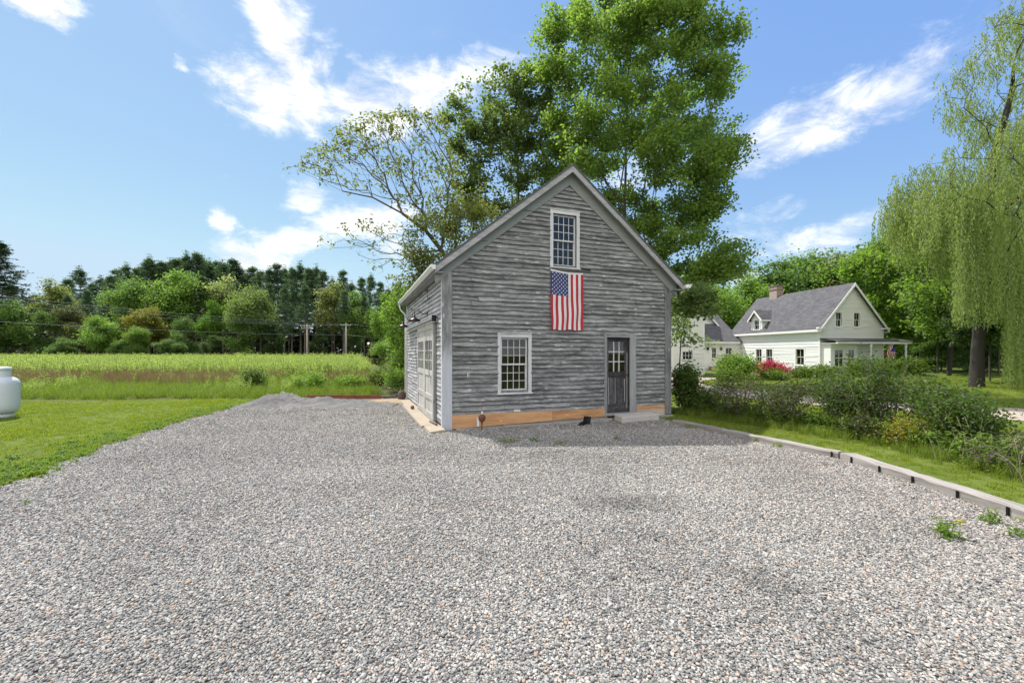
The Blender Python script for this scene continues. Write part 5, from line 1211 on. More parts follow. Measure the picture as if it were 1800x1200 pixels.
for px, t_, k, w in [(118, 520, 1, .9), (152, 512, 3, 1.0), (186, 508, 0, .9), (222, 500, 3, 1.1), (288, 492, 1, .9), (356, 488, 3, 1.0), (418, 498, 0, .9), (474, 500, 3, 1.0), (500, 505, 0, .9), (536, 502, 1, 1.0), (606, 512, 3, 1.0), (640, 520, 0, .9)]:
    pine(px, t_, 109, k, w)
pine(-2, 428, 98, 2, 1.15, 'tallest pine with long level limbs at the left edge of the picture', (.035, .06, .03))
for px, t_, d, k, c, w, lab in [
        (22, 528, 96, 0, G1, 1.2, 'mid green rounded tree below the tall pine at the left edge'), (-50, 520, 96, 2, G2, 1.2, 'rounded green tree just outside the left edge'), (70, 548, 98, 4, G2, 1.0, 'low bushy tree right of the rounded tree at the left edge'),
        (96, 494, 112, 3, G4, 1.3, 'airy grey green tree with gaps, third from the left edge'), (128, 540, 102, 4, (.09, .11, .05), 1.2, 'dull olive bushy tree under the wires on the left'), (168, 556, 92, 0, G3, 1.5, 'fresh green round low tree above the field on the left'),
        (205, 520, 112, 1, G2, 1.0, 'narrow dark green tree between the round low tree and the pines'), (242, 496, 106, 2, G1, 1.0, 'tall leafy tree in front of the pines, left of the yellow green crown'), (264, 542, 98, 0, (.19, .19, .04), 1.3, 'pale yellow green rounded tree among darker neighbours'), (240, 576, 92, 4, G3, 1.2, 'low green bush below the yellow green crown'),
        (306, 480, 108, 1, G3, 1.25, 'tall bright green tree in the middle of the left wood'), (338, 488, 110, 2, G3, .9, 'bright leafy tree with yellowish top beside the tallest pines'), (325, 560, 96, 4, G2, 1.1, 'low dark leafy tree under the wires'), (372, 532, 98, 1, (.085, .17, .025), 1.0, 'vivid green pointed tree left of the pale poplar'),
        (398, 490, 112, 3, GW, 1.3, 'silvery white flowering tree in front of the pines'), (446, 508, 100, 2, (.15, .21, .09), 1.0, 'pale silvery green poplar with a domed crown'), (420, 545, 98, 4, G1, 1.0, 'leafy tree below and left of the pale poplar'), (480, 570, 100, 4, GD, 1.1, 'dark bushy tree at the foot of the pines'),
        (588, 500, 112, 3, (.17, .20, .10), 1.35, 'pale airy birch with light leaves behind the utility poles'), (622, 516, 112, 1, G1, 1.2, 'green leafy tree right of the airy birch'), (652, 540, 108, 3, G1, 1.2, 'slim leafy tree near the barn side of the wood'), (676, 520, 100, 1, G3, .9, 'light green tree just left of the barn eave'), (560, 585, 106, 4, GD, 1.1, 'dark undergrowth tree behind the two utility poles'), (620, 590, 106, 4, GD, 1.1, 'dark undergrowth tree right of the pale utility pole')]:
    far(BL[k], px, t_, d, lab, c, w * .82, name='broadleaf_tree', group='leafy trees across the field')
for px, t_, d, w, c, lab in [(668, 604, 46, 1.5, (.115, .14, .06), 'rounded grey green bush at the right end of the field'), (702, 596, 40, 1.2, G3, 'bright bush beside the sapling at the end of the field'), (-10, 585, 92, 1.6, G2, 'low bush at the field edge under the left rounded tree'), (110, 590, 90, 1.7, G2, 'low bush at the field edge under the olive tree'), (215, 592, 90, 1.6, G1, 'low bush at the field edge below the pines'), (300, 590, 92, 1.8, G2, 'low dark bush at the field edge left of the vivid tree'), (375, 594, 92, 1.6, GD, 'low dark bush at the field edge below the poplar')]:
    far(BL[[4, 0, 2, 4, 1, 0, 2][int(px) % 7]], px, t_ + rng.uniform(-8, 8), d, lab, c, w * rng.uniform(.8, 1.3), name='bush', group='bushes along the field edge')
# the closed wood behind the rows reads as one mass
n = 11000; xs = rng.uniform(-190, 12, n); C = np.stack([xs, rng.uniform(135, 165, n), 0 * xs], 1); hh = 15 + 5 * snoise(C, .06)
C[:, 2] = rng.random(n) * hh; V, Q, rr = leaf_quads(C, 2.4, 2.2, 0, 1.4, elvar=.9)
link('far_wood', np_mesh('far_wood', V, Q, [mat_leaf('wood_mass', (.022, .036, .014), .1, .4)], {'rnd': rr}), None, 'dark mass of wood showing between the trunks beyond the field', 'wood', kind='stuff')
n = 6000; a = rng.uniform(-.1, .72, n); d = rng.uniform(88, 120, n); C = np.stack([d * np.tan(a + .45), d, 0 * a], 1); hh = 11 + 4 * snoise(C, .06)
C[:, 2] = rng.random(n) ** .8 * hh; V, Q, rr = leaf_quads(C, 2.4, 1.9, 0, 1.4, elvar=.9)
link('far_wood', np_mesh('far_wood', V, Q, [bpy.data.materials['wood_mass']], {'rnd': rr}), None, 'dark mass of wood beyond the farmhouse and the willow', 'wood', kind='stuff')

# ------------------------------------------------------------------ shrubs of the overgrown hedge
def shrub(x, y, h, w, label, leaf, n=110, per=26, size=.085, lw=.055, name='shrub', group=None, stems=6, bark=twig_m, gap=.25, spread=.13, hollow=.35, lowest=.12, crown='foliage', flat=.9, wy=None):
    b = np.array([x, y, 0.]); wy = wy or w
    P = None; parts_v = []; allP = []; allpar = []; allr = []; off = 0; cs = []; cr = []
    for s_ in range(stems):
        a = rng.uniform(0, 6.28); q = rng.uniform(.1, .35); sb = b + np.array([math.cos(a) * w * q * .4, math.sin(a) * wy * q * .4, -.03]); top_ = b + np.array([math.cos(a) * w * .5 * rng.uniform(.1, .6), math.sin(a) * wy * .5 * rng.uniform(.1, .6), h * rng.uniform(.45, .7)])
        c = b + np.array([math.cos(a) * w * .24, math.sin(a) * wy * .24, h * .58])
        T = ellipsoid_pts(c, (w * .30, wy * .30, h * .44), n // stems, hollow, gap, 2.0); T = T[T[:, 2] > lowest]
        if len(T) < 3: continue
        P, par, r, nch = grow([sb, (sb * .5 + top_ * .5) + rng.normal(0, .04, 3), top_], T, .35, .0048, 2.15, 1)
        allP.append(P); allpar.append(np.where(par >= 0, par + off, -1)); allr.append(r); k = np.where((np.arange(len(P)) > 2) & (r < .02))[0]
        idx = np.repeat(k, np.maximum(1, (per * rng.uniform(.3, 1.6, len(k))).astype(int))); t = rng.uniform(0, 1.1, len(idx))[:, None]
        C = P[par[idx]] * (1 - t) + P[idx] * t + rng.normal(0, spread, (len(idx), 3)) * [1, 1, flat]; cl = rng.random(len(P))
        cs.append(C); cr.append(np.clip(rng.random(len(idx)) * .55 + cl[idx] * .45, 0, 1)); off += len(P)
    P = np.concatenate(allP); par = np.concatenate(allpar); r = np.concatenate(allr); C = np.concatenate(cs); C[:, 2] = np.maximum(C[:, 2], .02)
    V, Q, rr = leaf_quads(C, size, lw, -.15, .8, np.concatenate(cr))
    return finish_tree(name, label, 'shrub', b, P, par, r, V, Q, rr, bark, leaf, group, None, 5, 0, crown, 'stems')
leaf_shrub2 = mat_leaf('shrub_leaf_grey_green', (.06, .085, .03), .34, .45); leaf_shrub3 = mat_leaf('shrub_leaf_light', (.10, .17, .03), .4, .4)
HG = 'shrubs of the overgrown hedge'
shrub(5.35, 13.4, 1.55, 1.1, 'dark tall shrub pressed against the right corner of the barn', leaf_shrub, 170, 30, .085, .055, group=HG)
shrub(5.95, 12.9, .85, .9, 'small dark shrub right of the tall one at the barn corner', leaf_shrub, 100, 24, .07, .045, group=HG)
shrub(6.5, 12.0, 1.2, 1.5, 'brownish twiggy shrub in front of the pale road at the left of the hedge', leaf_shrub2, 240, 13, .055, .035, group=HG, stems=9)
shrub(7.3, 11.8, .95, 1.2, 'loose dark shrub right of the brownish twiggy one', leaf_shrub, 110, 14, .075, .045, group=HG, gap=.4)
shrub(7.15, 10.9, 1.2, 1.4, 'open twiggy shrub in the middle of the hedge with gaps to the road', leaf_shrub2, 200, 9, .07, .045, group=HG, gap=.45, stems=9)
shrub(7.9, 10.3, 1.45, 1.6, 'tangled grey stemmed shrub left of the tallest hedge shrub', leaf_shrub, 220, 10, .075, .045, group=HG, gap=.4, stems=10)
shrub(8.65, 9.6, 1.8, 2.1, 'tallest arching hedge shrub with spreading leafy top', leaf_shrub, 300, 13, .08, .045, group=HG, stems=12, gap=.35)
shrub(9.0, 8.9, 1.25, 1.3, 'grey stemmed shrub right of the tallest hedge shrub', leaf_shrub, 170, 9, .075, .045, group=HG, gap=.45, stems=9)
shrub(8.45, 7.85, 1.08, 1.1, 'dense round dark green shrub near the right end of the hedge', leaf_shrub, 170, 24, .075, .045, group=HG)
shrub(8.3, 7.0, .5, 1.3, 'low leafy shrub in front of the road at the right edge', leaf_shrub2, 110, 12, .065, .04, group=HG)
shrub(7.75, 6.75, .5, .8, 'low straggling shrub with pale bare stems at the right edge', leaf_shrub3, 60, 7, .06, .035, group=HG, gap=.4)
shrub(7.85, 8.35, .62, .7, 'yellowish leaved low shrub at the front of the hedge', mat_leaf('yellowish_leaf', (.24, .24, .05), .5, .35), 80, 14, .06, .035, group=HG)
shrub(7.75, 9.0, .6, 1.0, 'low grey green shrub left of the yellowish one', leaf_shrub2, 90, 16, .065, .04, group=HG)
shrub(9.9, 12.4, 1.35, 2.2, 'dark leafy shrub behind the middle of the hedge', leaf_shrub, 190, 12, group=HG, gap=.4)
shrub(10.9, 11.2, 1.3, 1.5, 'leafy shrub behind the tallest hedge shrub', leaf_shrub, 150, 10, group=HG, gap=.45)
# pale bare brambles at the right end
for i, (x, y, lab) in enumerate([(7.6, 6.6, 'pale bare bramble canes at the right end of the lawn strip'), (7.75, 6.2, 'pale bare bramble canes cut by the right edge'), (7.7, 7.3, 'thin bare canes bending over beside the dark round shrub')]):
    m_ = MB()
    for k in range(12):
        a = rng.uniform(0, 6.28); L = rng.uniform(.4, .95); b = rng.normal(0, .22, 2); bend = rng.uniform(.1, .7)
        m_.tube([(b[0] + math.cos(a) * L * bend * t * t, b[1] + math.sin(a) * L * bend * t * t, L * (t - .25 * t * t * bend) - .02) for t in np.linspace(0, 1, 6)], [.0032, .003, .0028, .0025, .002, .0016], 5)
    m_.build('bramble', mat_plain('pale_cane', (.27, .22, .17), .85, 0, .3, 9) if i == 0 else bpy.data.materials['pale_cane'], None, label=lab, cat='bramble', group='bare brambles', loc=(x, y, 0))
# garden shrubs by the farmhouse
g_ = gnd(1300, 671); shrub(16.4, 30.4, 1.7, 2.6, 'light green spreading garden shrub in front of the farmhouse windows', leaf_fresh, 150, 30, .2, .13, spread=.25)
shrub(19.9, 32.4, 1.25, 2.3, 'bright pink flowering azalea in front of the white farmhouse wall', blossom_m, 170, 34, .12, .10, name='azalea', spread=.17, crown='blossom')
for x, y, h, w, lab in [(18.2, 29.2, .5, 1.8, 'low green garden shrub in front of the azalea'), (21.9, 31.6, .7, 2.0, 'green garden shrub right of the azalea'), (24.3, 32.5, .8, 1.8, 'garden shrub at the corner of the farmhouse'), (27.5, 34.0, 1.2, 1.6, 'garden shrub in front of the farmhouse bay window'), (30.2, 34.2, 1.3, 2.2, 'garden shrub below the porch flag'), (33.0, 34.8, 1.5, 2.4, 'garden shrub at the right end of the porch'), (14.4, 27.5, .6, 1.6, 'low dark garden shrub beside the road bend')]:
    shrub(x, y, h, w, lab, leaf_shrub3, 90, 26, .15, .10, group='garden shrubs at the farmhouse', spread=.22)
# shrubs at the back left of the barn
for x, y, h, w, lab, lf in [(-5.6, 20.6, 1.1, 1.8, 'bright low bush at the back left corner of the barn', leaf_fresh), (-6.6, 24.5, 1.6, 2.2, 'dark green bush behind the planks at the back of the barn', leaf_shrub3), (-13.2, 21.5, .95, .9, 'small dark bush among the dry stalks in the field', leaf_shrub), (-10.0, 20.8, .9, 1.5, 'rounded light green bush in the field behind the stone dust', leaf_fresh), (-8.2, 21.3, .75, 1.6, 'low green bush in the field behind the red board', leaf_fresh), (-7.1, 22.4, .9, 1.6, 'leafy bush in the field near the barn corner', leaf_shrub3)]:
    shrub(x, y, h, w, lab, lf, 90, 24, .11, .07, name='bush', group='bushes in the field by the drive', spread=.16)
# ------------------------------------------------------------------ loose gravel, grass, field plants (uncountable stuff)
import bmesh
def pebble(seed):
    bm = bmesh.new(); bmesh.ops.create_icosphere(bm, subdivisions=2, radius=1.0); r_ = np.random.default_rng(seed)
    ax = np.array([1.0, r_.uniform(.6, .9), r_.uniform(.35, .6)]); D = r_.normal(size=(9, 3)); D /= np.linalg.norm(D, axis=1)[:, None]; cut = r_.uniform(.62, .95, 9)
    for v in bm.verts:
        p = np.array(v.co)
        for d, c in zip(D, cut):                      # broken faces
            q = p @ d
            if q > c: p = p - d * (q - c) * .85
        p = p * ax * (1 + .06 * math.sin(p[0] * 5 + seed) * math.cos(p[1] * 4)); v.co = p
    for f in bm.faces: f.smooth = True
    me = bpy.data.meshes.new('pebble'); bm.to_mesh(me); bm.free(); me.materials.append(pebble_m); return me
PEB = hidden_collection('pebble_shapes', [proto('pebble', pebble(i)) for i in range(9)])
dp = np.array(DRIVE)
def stones(d0, d1, dens, smin, smax, fov=1.42):
    area = fov * 2 * (d1 ** 2 - d0 ** 2) / 2; n = int(area * dens); d = np.sqrt(rng.uniform(d0 ** 2, d1 ** 2, n)); x = rng.uniform(-fov, fov, n) * d
    P = np.stack([x, d], 1); P = P[in_poly(P, DRIVE)]
    w = np.concatenate([P, np.zeros((len(P), 1))], 1)
    # keep clear of the apron, the heap and the barn
    L = bl(w); ok = ~((L[:, 0] > -.45) & (L[:, 1] > -.1)) & ~((L[:, 0] > -.2) & (L[:, 1] > -.18)) & ~((L[:, 0] > 4.7) & (L[:, 0] < 6.05) & (L[:, 1] > -.64))
    w = w[ok]; s = rng.uniform(smin, smax, len(w)) * np.exp(rng.normal(0, .22, len(w))); w[:, 2] = .010 + s * rng.uniform(-.15, .6, len(w)); return w, s
A = [stones(1.9, 4.2, 6200, .0066, .0125), stones(4.2, 7.0, 4200, .0075, .0135), stones(7.0, 10.5, 2000, .0085, .0145), stones(10.5, 16, 600, .011, .017)]
P = np.concatenate([a[0] for a in A]); s = np.concatenate([a[1] for a in A]); n = len(P)
rot = np.stack([rng.normal(0, .38, n), rng.normal(0, .38, n), rng.uniform(0, 6.28, n)], 1)
scatter('gravel', P, rot, s, rng.integers(0, 9, n), PEB, label='loose grey and tan gravel covering the drive')
print('pebbles', n)

TUFT = hidden_collection('turf_shapes', [proto('tuft', tuft_mesh('tuft', grass_m, 34, .055, .085, .0026, .7)) for _ in range(5)])
def lawn_scatter(name, poly, d0, d1, dens, fov=1.5, s=(.7, 1.25), label=None, coll=TUFT, nproto=5, excl=None, x0=None):
    area = fov * (d1 ** 2 - d0 ** 2); n = int(area * dens); d = np.sqrt(rng.uniform(d0 ** 2, d1 ** 2, n)); x = rng.uniform(-fov, fov, n) * d
    P = np.stack([x, d], 1); P = P[in_poly(P, poly)]
    if excl is not None:
        for e in excl: P = P[~in_poly(P, e)]
    return np.concatenate([P, np.full((len(P), 1), .004)], 1)
DR_IN = [(x + (.10 if x < 0 else -.02), y) for x, y in DRIVE]
P = lawn_scatter('', LAWN_L, 4.5, 18.5, 58, excl=[DR_IN], fov=1.35); n = len(P); s = rng.uniform(.6, 1.45, n) * (1 + .3 * snoise(P, .8))
rot = np.stack([rng.normal(0, .12, n), rng.normal(0, .12, n), rng.uniform(0, 6.28, n)], 1)
scatter('lawn_grass', P, rot, np.maximum(.4, s), rng.integers(0, 5, n), TUFT, label='short bright lawn grass left of the gravel drive'); print('lawn', n)
P1 = lawn_scatter('', LAWN_R, 4.0, 14.5, 62, excl=[DR_IN, ROAD]); P1 = P1[P1[:, 0] < 13]; P2 = lawn_scatter('', LAWN_R, 12, 34, 9, excl=[DR_IN, ROAD]); P2 = P2[(P2[:, 0] > 6)]
P = np.concatenate([P1, P2]); P = P[~((bl(P)[:, 0] < W_ + .1) & (bl(P)[:, 1] > -.1))]; n = len(P); s = np.where(np.arange(n) < len(P1), rng.uniform(.55, 1.15, n), rng.uniform(1.2, 1.9, n))
rot = np.stack([rng.normal(0, .12, n), rng.normal(0, .12, n), rng.uniform(0, 6.28, n)], 1)
scatter('lawn_grass', P, rot, s, rng.integers(0, 5, n), TUFT, label='short lawn grass right of the timbers and beyond the hedge'); print('lawn r', n)

EDGE = [(-6.6, 2.0), (-6.9, 4), (-7.28, 5.98), (-7.79, 7.21), (-8.58, 9.07), (-9.12, 11.25), (-9.75, 14.2), (-9.6, 16.6)]
P = []
for _ in range(1500):
    t = rng.random() * (len(EDGE) - 1); i = int(t); a = np.array(EDGE[i]); b = np.array(EDGE[i + 1]); p = a + (b - a) * (t - i); P.append([p[0] - abs(rng.normal(0, .38)) + .10 + .10 * math.sin(p[1] * 5) + (.25 if rng.random() < .03 else 0), p[1], .004])
P = np.array(P); n = len(P); CLOVER = hidden_collection('edge_shapes', [proto('clover', stalk_mesh('clover', [stem_m, leaf_fresh], .07, 14, .045, .035, 6, .10, 1.0, .2, .1)) for _ in range(3)] + [proto('edge_tuft', tuft_mesh('edge_tuft', grass_m, 40, .085, .09, .003, .8)) for _ in range(3)])
scatter('lawn_edge', P, np.stack([rng.normal(0, .2, n), rng.normal(0, .2, n), rng.uniform(0, 6.28, n)], 1), rng.uniform(.35, 1.15, n), rng.integers(0, 6, n), CLOVER, label='ragged clover and longer grass along the left edge of the gravel')
# lush undergrowth at the foot of the hedge
WEED = hidden_collection('weed_shapes', [proto('weed', stalk_mesh('weed', [stem_m, leaf_fresh], .5, 14, .12, .055, 4, .10, 1.0, .1, .25)) for _ in range(4)] + [proto('weed', stalk_mesh('weed', [stem_m, leaf_shrub3], .42, 12, .10, .06, 4, .12, 1.0, .1, .1)) for _ in range(3)])
HL_ = [(5.1, 13.4), (5.9, 11.9), (6.9, 10.15), (7.5, 8.7), (7.6, 7.4), (7.55, 6.0)]
P = []
for _ in range(620):
    t = rng.random() * (len(HL_) - 1); i = int(t); a = np.array(HL_[i]); b = np.array(HL_[i + 1]); p = a + (b - a) * (t - i); o_ = abs(rng.normal(0, .55)); P.append([p[0] + .25 + o_ * .85, p[1] + o_ * .45, 0])
P = np.array(P); k = snoise(P, 1.3); P = P[k > -.9]; n = len(P); s = rng.uniform(.45, 1.15, n)
scatter('undergrowth', P, np.stack([rng.normal(0, .15, n), rng.normal(0, .15, n), rng.uniform(0, 6.28, n)], 1), s, rng.integers(0, 7, n), WEED, label='bright leafy undergrowth along the foot of the hedge')
TALLG = hidden_collection('tall_grass_shapes', [proto('tall_grass', tuft_mesh('tall_grass', tallgrass_m, 26, .30, .10, .0035, .5)) for _ in range(4)])
P = []
for _ in range(900):
    t = rng.random() * (len(HL_) - 1); i = int(t); a = np.array(HL_[i]); b = np.array(HL_[i + 1]); p = a + (b - a) * (t - i); o_ = rng.normal(0, .22); P.append([p[0] + .2 + o_ * .85, p[1] + o_ * .45, 0])
P = np.array(P); n = len(P)
scatter('tall_grass', P, np.stack([rng.normal(0, .2, n), rng.normal(0, .2, n), rng.uniform(0, 6.28, n)], 1), rng.uniform(.35, .9, n), rng.integers(0, 4, n), TALLG, label='longer grass at the edge of the hedge')

# the field: rough grass, dry brown stalks, then tall pale green plants back to the wood
def band(d0, d1, dens, f0, f1, keep=None):
    n = int((f1 - f0) * (d1 ** 2 - d0 ** 2) / 2 * dens); d = np.sqrt(rng.uniform(d0 ** 2, d1 ** 2, n)); x = rng.uniform(f0, f1, n) * d
    P = np.stack([x, d, 0 * d], 1); P = P[bl(P)[:, 0] < -.9]
    P = P[~((P[:, 0] > -10.2) & (P[:, 1] < 17.5))]
    if keep is not None: P = P[keep(P)]
    return P
def put(name, P, lo, hi, coll, k, lab, tilt=.12, zv=.0):
    n = len(P); s = rng.uniform(lo, hi, n); sc = np.stack([s, s, s * (1 + rng.normal(0, .12, n))], 1)
    print(name, n); return scatter(name, P, np.stack([rng.normal(0, tilt, n), rng.normal(0, tilt, n), rng.uniform(0, 6.28, n)], 1), sc, rng.integers(0, k, n), coll, label=lab)
edge = lambda P: P[:, 1] > 16.9 + .5 * snoise(P, .5) + np.maximum(0, (P[:, 0] + 16) * .12) * (P[:, 0] < -9)
put('field_grass', band(16.0, 24, 26, -1.5, -.2, edge), .7, 1.5, TALLG, 4, 'rough green grass where the lawn meets the field', .2)
put('field_grass', band(24, 34, 9, -1.5, -.2), 1.2, 2.0, TALLG, 4, 'rough grass among the dry stalks of the field', .2)
DRY = hidden_collection('dry_shapes', [proto('dry_stalk', stalk_mesh('dry_stalk', [dry_m, rusty_m], .85, 10, .06, .022, 6, .22, 1.0, .55, .9)) for _ in range(5)])
put('dry_stalks', band(18.5, 29.5, 8.5, -1.5, -.2, lambda P: (snoise(P, .33) + .55 * (P[:, 1] - 23.5) / 3.0 > -.05)), .6, 1.1, DRY, 5, 'dry brown stalks standing in a loose band across the field', .1)
put('dry_stalks', band(24.0, 29.5, 8, -1.5, -.2, lambda P: snoise(P, .3) > -.1), .55, .95, DRY, 5, 'reddish brown dry stalks in front of the tall green plants', .1)
FP = hidden_collection('field_plant_shapes', [proto('field_plant', stalk_mesh('field_plant', [stem_m, fieldleaf_m], 1.25, 30, .20, .065, 5, .28, 1.0, .15, .38)) for _ in range(6)])
put('field_plants', band(19, 29, 2.0, -1.5, -.2, lambda P: snoise(P + 7, .5) > -.1), .35, .65, FP, 6, 'young green plants scattered among the dry stalks')
put('field_plants', band(28.5, 42, 5.2, -1.5, -.16, lambda P: P[:, 1] > 29.5 + 1.6 * snoise(P, .22)), .75, 1.15, FP, 6, 'dense bank of pale green waist high plants across the field')
put('field_plants', band(42, 96, 1.5, -1.45, -.14), .9, 1.3, FP, 6, 'pale green plants filling the field back to the wood')

# ------------------------------------------------------------------ single weeds in the gravel
WM_ = [stalk_mesh('leaves', [stem_m, leaf_fresh], .10, 16, .07, .022, 5, .10, 1.0, .05, .25) for _ in range(3)]; GT = [tuft_mesh('blades', grass_m, 120, .075, .16, .003, .8) for _ in range(3)]
for i, (px, py, s, k, lab) in enumerate([(893, 777, .9, 1, 'largest green grass clump in the shaded gravel before the barn'), (938, 776, .6, 0, 'thin weed clump between two grass clumps in the shaded gravel'), (985, 780, .65, 1, 'small grass clump at the sunlit edge of the barn shadow'), (1085, 773, .45, 0, 'tiny weed in the shaded gravel below the stone step'), (1195, 742, 1.0, 1, 'grass clump between the stone step and the first timber'), (1215, 752, .9, 1, 'grass clump against the shaded end of the first timber'), (1328, 776, .55, 0, 'weed against the timber at the end of the barn shadow'), (1368, 786, .6, 0, 'yellowish weed by the sunlit timber'), (1466, 802, .65, 1, 'grass clump at the joint of the two timbers'),
        (1678, 946, 1.1, 0, 'flat weed with a yellow flower in the gravel at the right'), (1745, 920, 1.15, 0, 'tall thin weed in front of the last black spike'), (1790, 945, 1.2, 0, 'leafy weed cut by the right edge'), (1645, 912, .5, 1, 'single grass blade clump in the gravel at the right'), (790, 775, .35, 0, 'tiny weed in the sunlit gravel at the barn corner'), (330, 870, .3, 0, 'tiny weed in the open gravel on the left'), (50, 885, .5, 0, 'thin weed near the lawn edge at the far left'), (1078, 812, .35, 1, 'tiny grass clump in the sunlit gravel before the door')]):
    p = gnd(px, py); root = thing('weed', lab, 'weed', (p[0], p[1], .012), rng.uniform(0, 6.28), 'weeds in the gravel'); s *= 1.35 if i < 10 else .75; root.scale = (s, s, s)
    link('blades' if k else 'leaves', (GT if k else WM_)[i % 3], root)
    if 'yellow flower' in lab:
        m_ = MB(); m_.tube([(.03, 0, 0), (.035, .0, .12)], .003, 5); m_.lathe([(0, .12), (.02, .12), (.028, .13), (0, .135)], (.035, 0, 0), 10); m_.build('flower', yellow_m, root)
    if 'tall thin' in lab:
        link('leaves', stalk_mesh('leaves', [stem_m, leaf_fresh], .24, 20, .07, .025, 2, .03, 1.0, .1, .4), root)

# ------------------------------------------------------------------ sky, sun, camera
EL = R(59.5); SD = np.array([-.758, .652]); AZ = math.atan2(SD[0], SD[1])      # azimuth from +Y towards +X
w = bpy.data.worlds.new('World'); S.world = w; w.use_nodes = True; t = w.node_tree; N = NT(t); bg = t.nodes['Background']
sky = t.nodes.new('ShaderNodeTexSky'); sky.sky_type = 'NISHITA'; sky.sun_disc = False; sky.sun_elevation = EL; sky.sun_rotation = AZ; sky.air_density = 1.0; sky.dust_density = .3; sky.ozone_density = 2.0; sky.altitude = 50
dirv = N.n('ShaderNodeTexCoord').outputs['Generated']; sx = N.n('ShaderNodeSeparateXYZ', {0: dirv}).outputs
az = N.math('ARCTAN2', sx[0], sx[1]); el = N.math('ARCSINE', sx[2]); ae = N.n('ShaderNodeCombineXYZ', {0: az, 1: el, 2: 0.0}).outputs[0]
wob = N.n('ShaderNodeTexNoise', {'Vector': dirv, 'Scale': 9.0, 'Detail': 9.0, 'Roughness': .66}).outputs[1]
ae2 = N.vec('ADD', ae, N.n('ShaderNodeVectorMath', {0: N.vec('SUBTRACT', wob, (.5, .5, .5)), 1: (.12, .09, 0)}, operation='MULTIPLY').outputs[0])
CL = [(470, 165, 92, 50, 0, 1.0), (545, 178, 55, 42, 0, 1.0), (505, 75, 115, 44, -52, .95), (470, 5, 70, 40, -20, .8), (560, 105, 28, 40, -30, .8), (720, 165, 170, 46, 4, .85), (830, 140, 95, 36, 12, .7), (640, 185, 100, 40, -8, .95), (75, 0, 62, 26, 0, 1.0), (325, 118, 13, 9, 0, .8), (398, 384, 24, 28, -40, .85), (448, 452, 78, 32, 4, 1.0),
      (520, 418, 120, 24, 12, .8), (640, 385, 100, 34, 10, .9), (690, 432, 46, 26, 0, .85), (535, 345, 44, 28, 10, .7), (1480, 195, 280, 46, 14, .78), (1390, 225, 160, 38, 12, .66), (1600, 150, 150, 48, 12, .6), (1385, 262, 66, 14, 8, .6), (1400, 425, 170, 32, 5, .66), (1330, 392, 130, 24, 10, .45), (1490, 445, 70, 18, 0, .6), (1330, 478, 90, 16, 0, .7), (1150, 300, 120, 40, 0, .5), (70, 512, 40, 8, 0, .5),
      (-300, 200, 200, 60, 10, .9), (2100, 300, 250, 60, 5, .8)]
acc = None
for px, py, a, b, ro, st_ in CL:
    v = np.array([(px - 900) / F, 1, (HY - py) / F]); v /= np.linalg.norm(v); a0 = math.atan2(v[0], v[1]); e0 = math.asin(v[2]); ca = math.cos(a0)
    mp = N.n('ShaderNodeMapping', {'Vector': ae2, 'Location': (a0, e0, 0), 'Rotation': (0, 0, R(ro)), 'Scale': (a / F * ca ** 1.6 + .004, b / F * ca + .004, 1)}, vector_type='TEXTURE').outputs[0]
    ln = N.n('ShaderNodeVectorMath', {0: mp}, operation='LENGTH').outputs['Value']
    m_ = N.n('ShaderNodeMapRange', {0: ln, 1: 1.7, 2: .1, 3: 0.0, 4: st_}, interpolation_type='SMOOTHSTEP').outputs[0]
    acc = m_ if acc is None else N.math('MAXIMUM', acc, m_)
st1 = N.n('ShaderNodeVectorMath', {0: dirv, 1: (1, 1, 2.2)}, operation='MULTIPLY').outputs[0]
fb = N.noise(st1, 9.0, 12, .66, .4)
cm_ = N.step(N.math('ADD', acc, N.math('MULTIPLY', N.math('SUBTRACT', fb, .5), 1.75)), .26, 1.12)
wisp = N.math('MULTIPLY', N.step(N.noise(st1, 2.3, 8, .62, .6), .52, .85), .22)
cm_ = N.math('MAXIMUM', cm_, wisp)
back = N.step(sx[1], .12, -.25)                            # unseen bright cloud added behind the viewer and overhead, to fill the shaded front
fill_cloud = N.math('MULTIPLY', N.step(N.math('ADD', N.noise(st1, 3.0, 9, .6, .3), N.math('MULTIPLY', back, .22)), .50, .66), back)
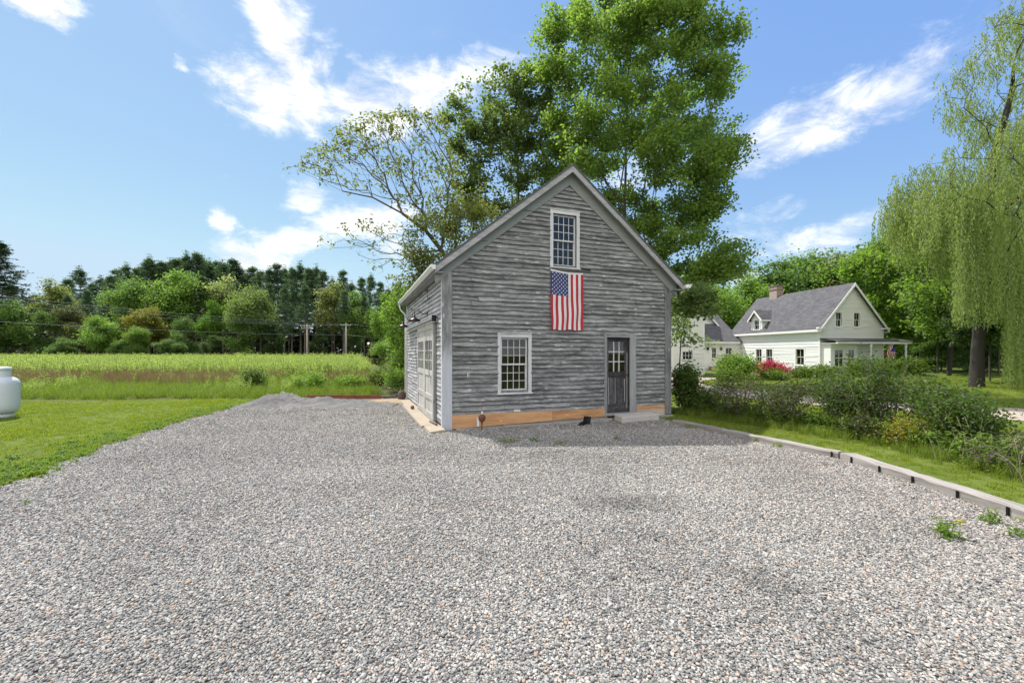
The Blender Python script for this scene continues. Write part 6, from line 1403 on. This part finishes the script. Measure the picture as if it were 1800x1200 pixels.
hole = N.n('ShaderNodeVectorMath', {0: N.n('ShaderNodeMapping', {'Vector': ae2, 'Location': (2.25, .27, 0), 'Scale': (.55, .30, 1)}, vector_type='TEXTURE').outputs[0]}, operation='LENGTH').outputs['Value']  # gap in the added cloud, shaped so upper window panes reflect blue
fill_cloud = N.math('MULTIPLY', fill_cloud, N.step(hole, .6, 1.2))
cm_ = N.math('MAXIMUM', cm_, fill_cloud)
sq = N.n('ShaderNodeSeparateXYZ', {0: sky.outputs[0]}).outputs
pw = lambda x, p, k, mx: N.math('MINIMUM', N.math('MULTIPLY', N.math('POWER', x, p), k), mx)
SKYK = N.n('ShaderNodeCombineXYZ', {0: pw(sq[0], .75, 1.42, 4.1), 1: pw(sq[1], .60, 1.98, 5.4), 2: pw(sq[2], .12, 5.15, 6.6)}).outputs[0]
cc = N.ramp(fb, [(.3, (6.2, 6.3, 6.8)), (.62, (9.8, 9.6, 9.2))]); cc = N.mix(N.step(sx[1], .12, -.25), cc, (13.5, 13.2, 12.6))  # added back cloud made brighter than the visible clouds, for fill
CLOUDV = N.mix(cm_, SKYK, cc)
t.links.new(CLOUDV, bg.inputs[0]); bg.inputs[1].default_value = .057
sun = bpy.data.lights.new('sun', 'SUN'); sun.energy = 2.7; sun.angle = R(.55); sun.color = (1, .955, .89)
so = bpy.data.objects.new('sun', sun); COL.objects.link(so)
dv = Vector((SD[0] * math.cos(EL), SD[1] * math.cos(EL), math.sin(EL))); so.rotation_euler = dv.to_track_quat('Z', 'Y').to_euler(); so.location = (-30, 25, 60)
cam = bpy.data.cameras.new('camera'); cam.lens = F / 1800 * 36; cam.sensor_width = 36; cam.shift_y = 20 / 1800; cam.clip_end = 3000; cam.clip_start = .05
co = bpy.data.objects.new('camera', cam); COL.objects.link(co); co.location = (0, 0, CAMZ); co.rotation_euler = (math.pi / 2, 0, 0); S.camera = co
S.view_settings.view_transform = 'Standard'; S.view_settings.look = 'None'; S.view_settings.exposure = 1.36; S.view_settings.gamma = 1
S.cycles.max_bounces = 8; S.cycles.transparent_max_bounces = 16; S.cycles.use_denoising = True; S.cycles.diffuse_bounces = 6
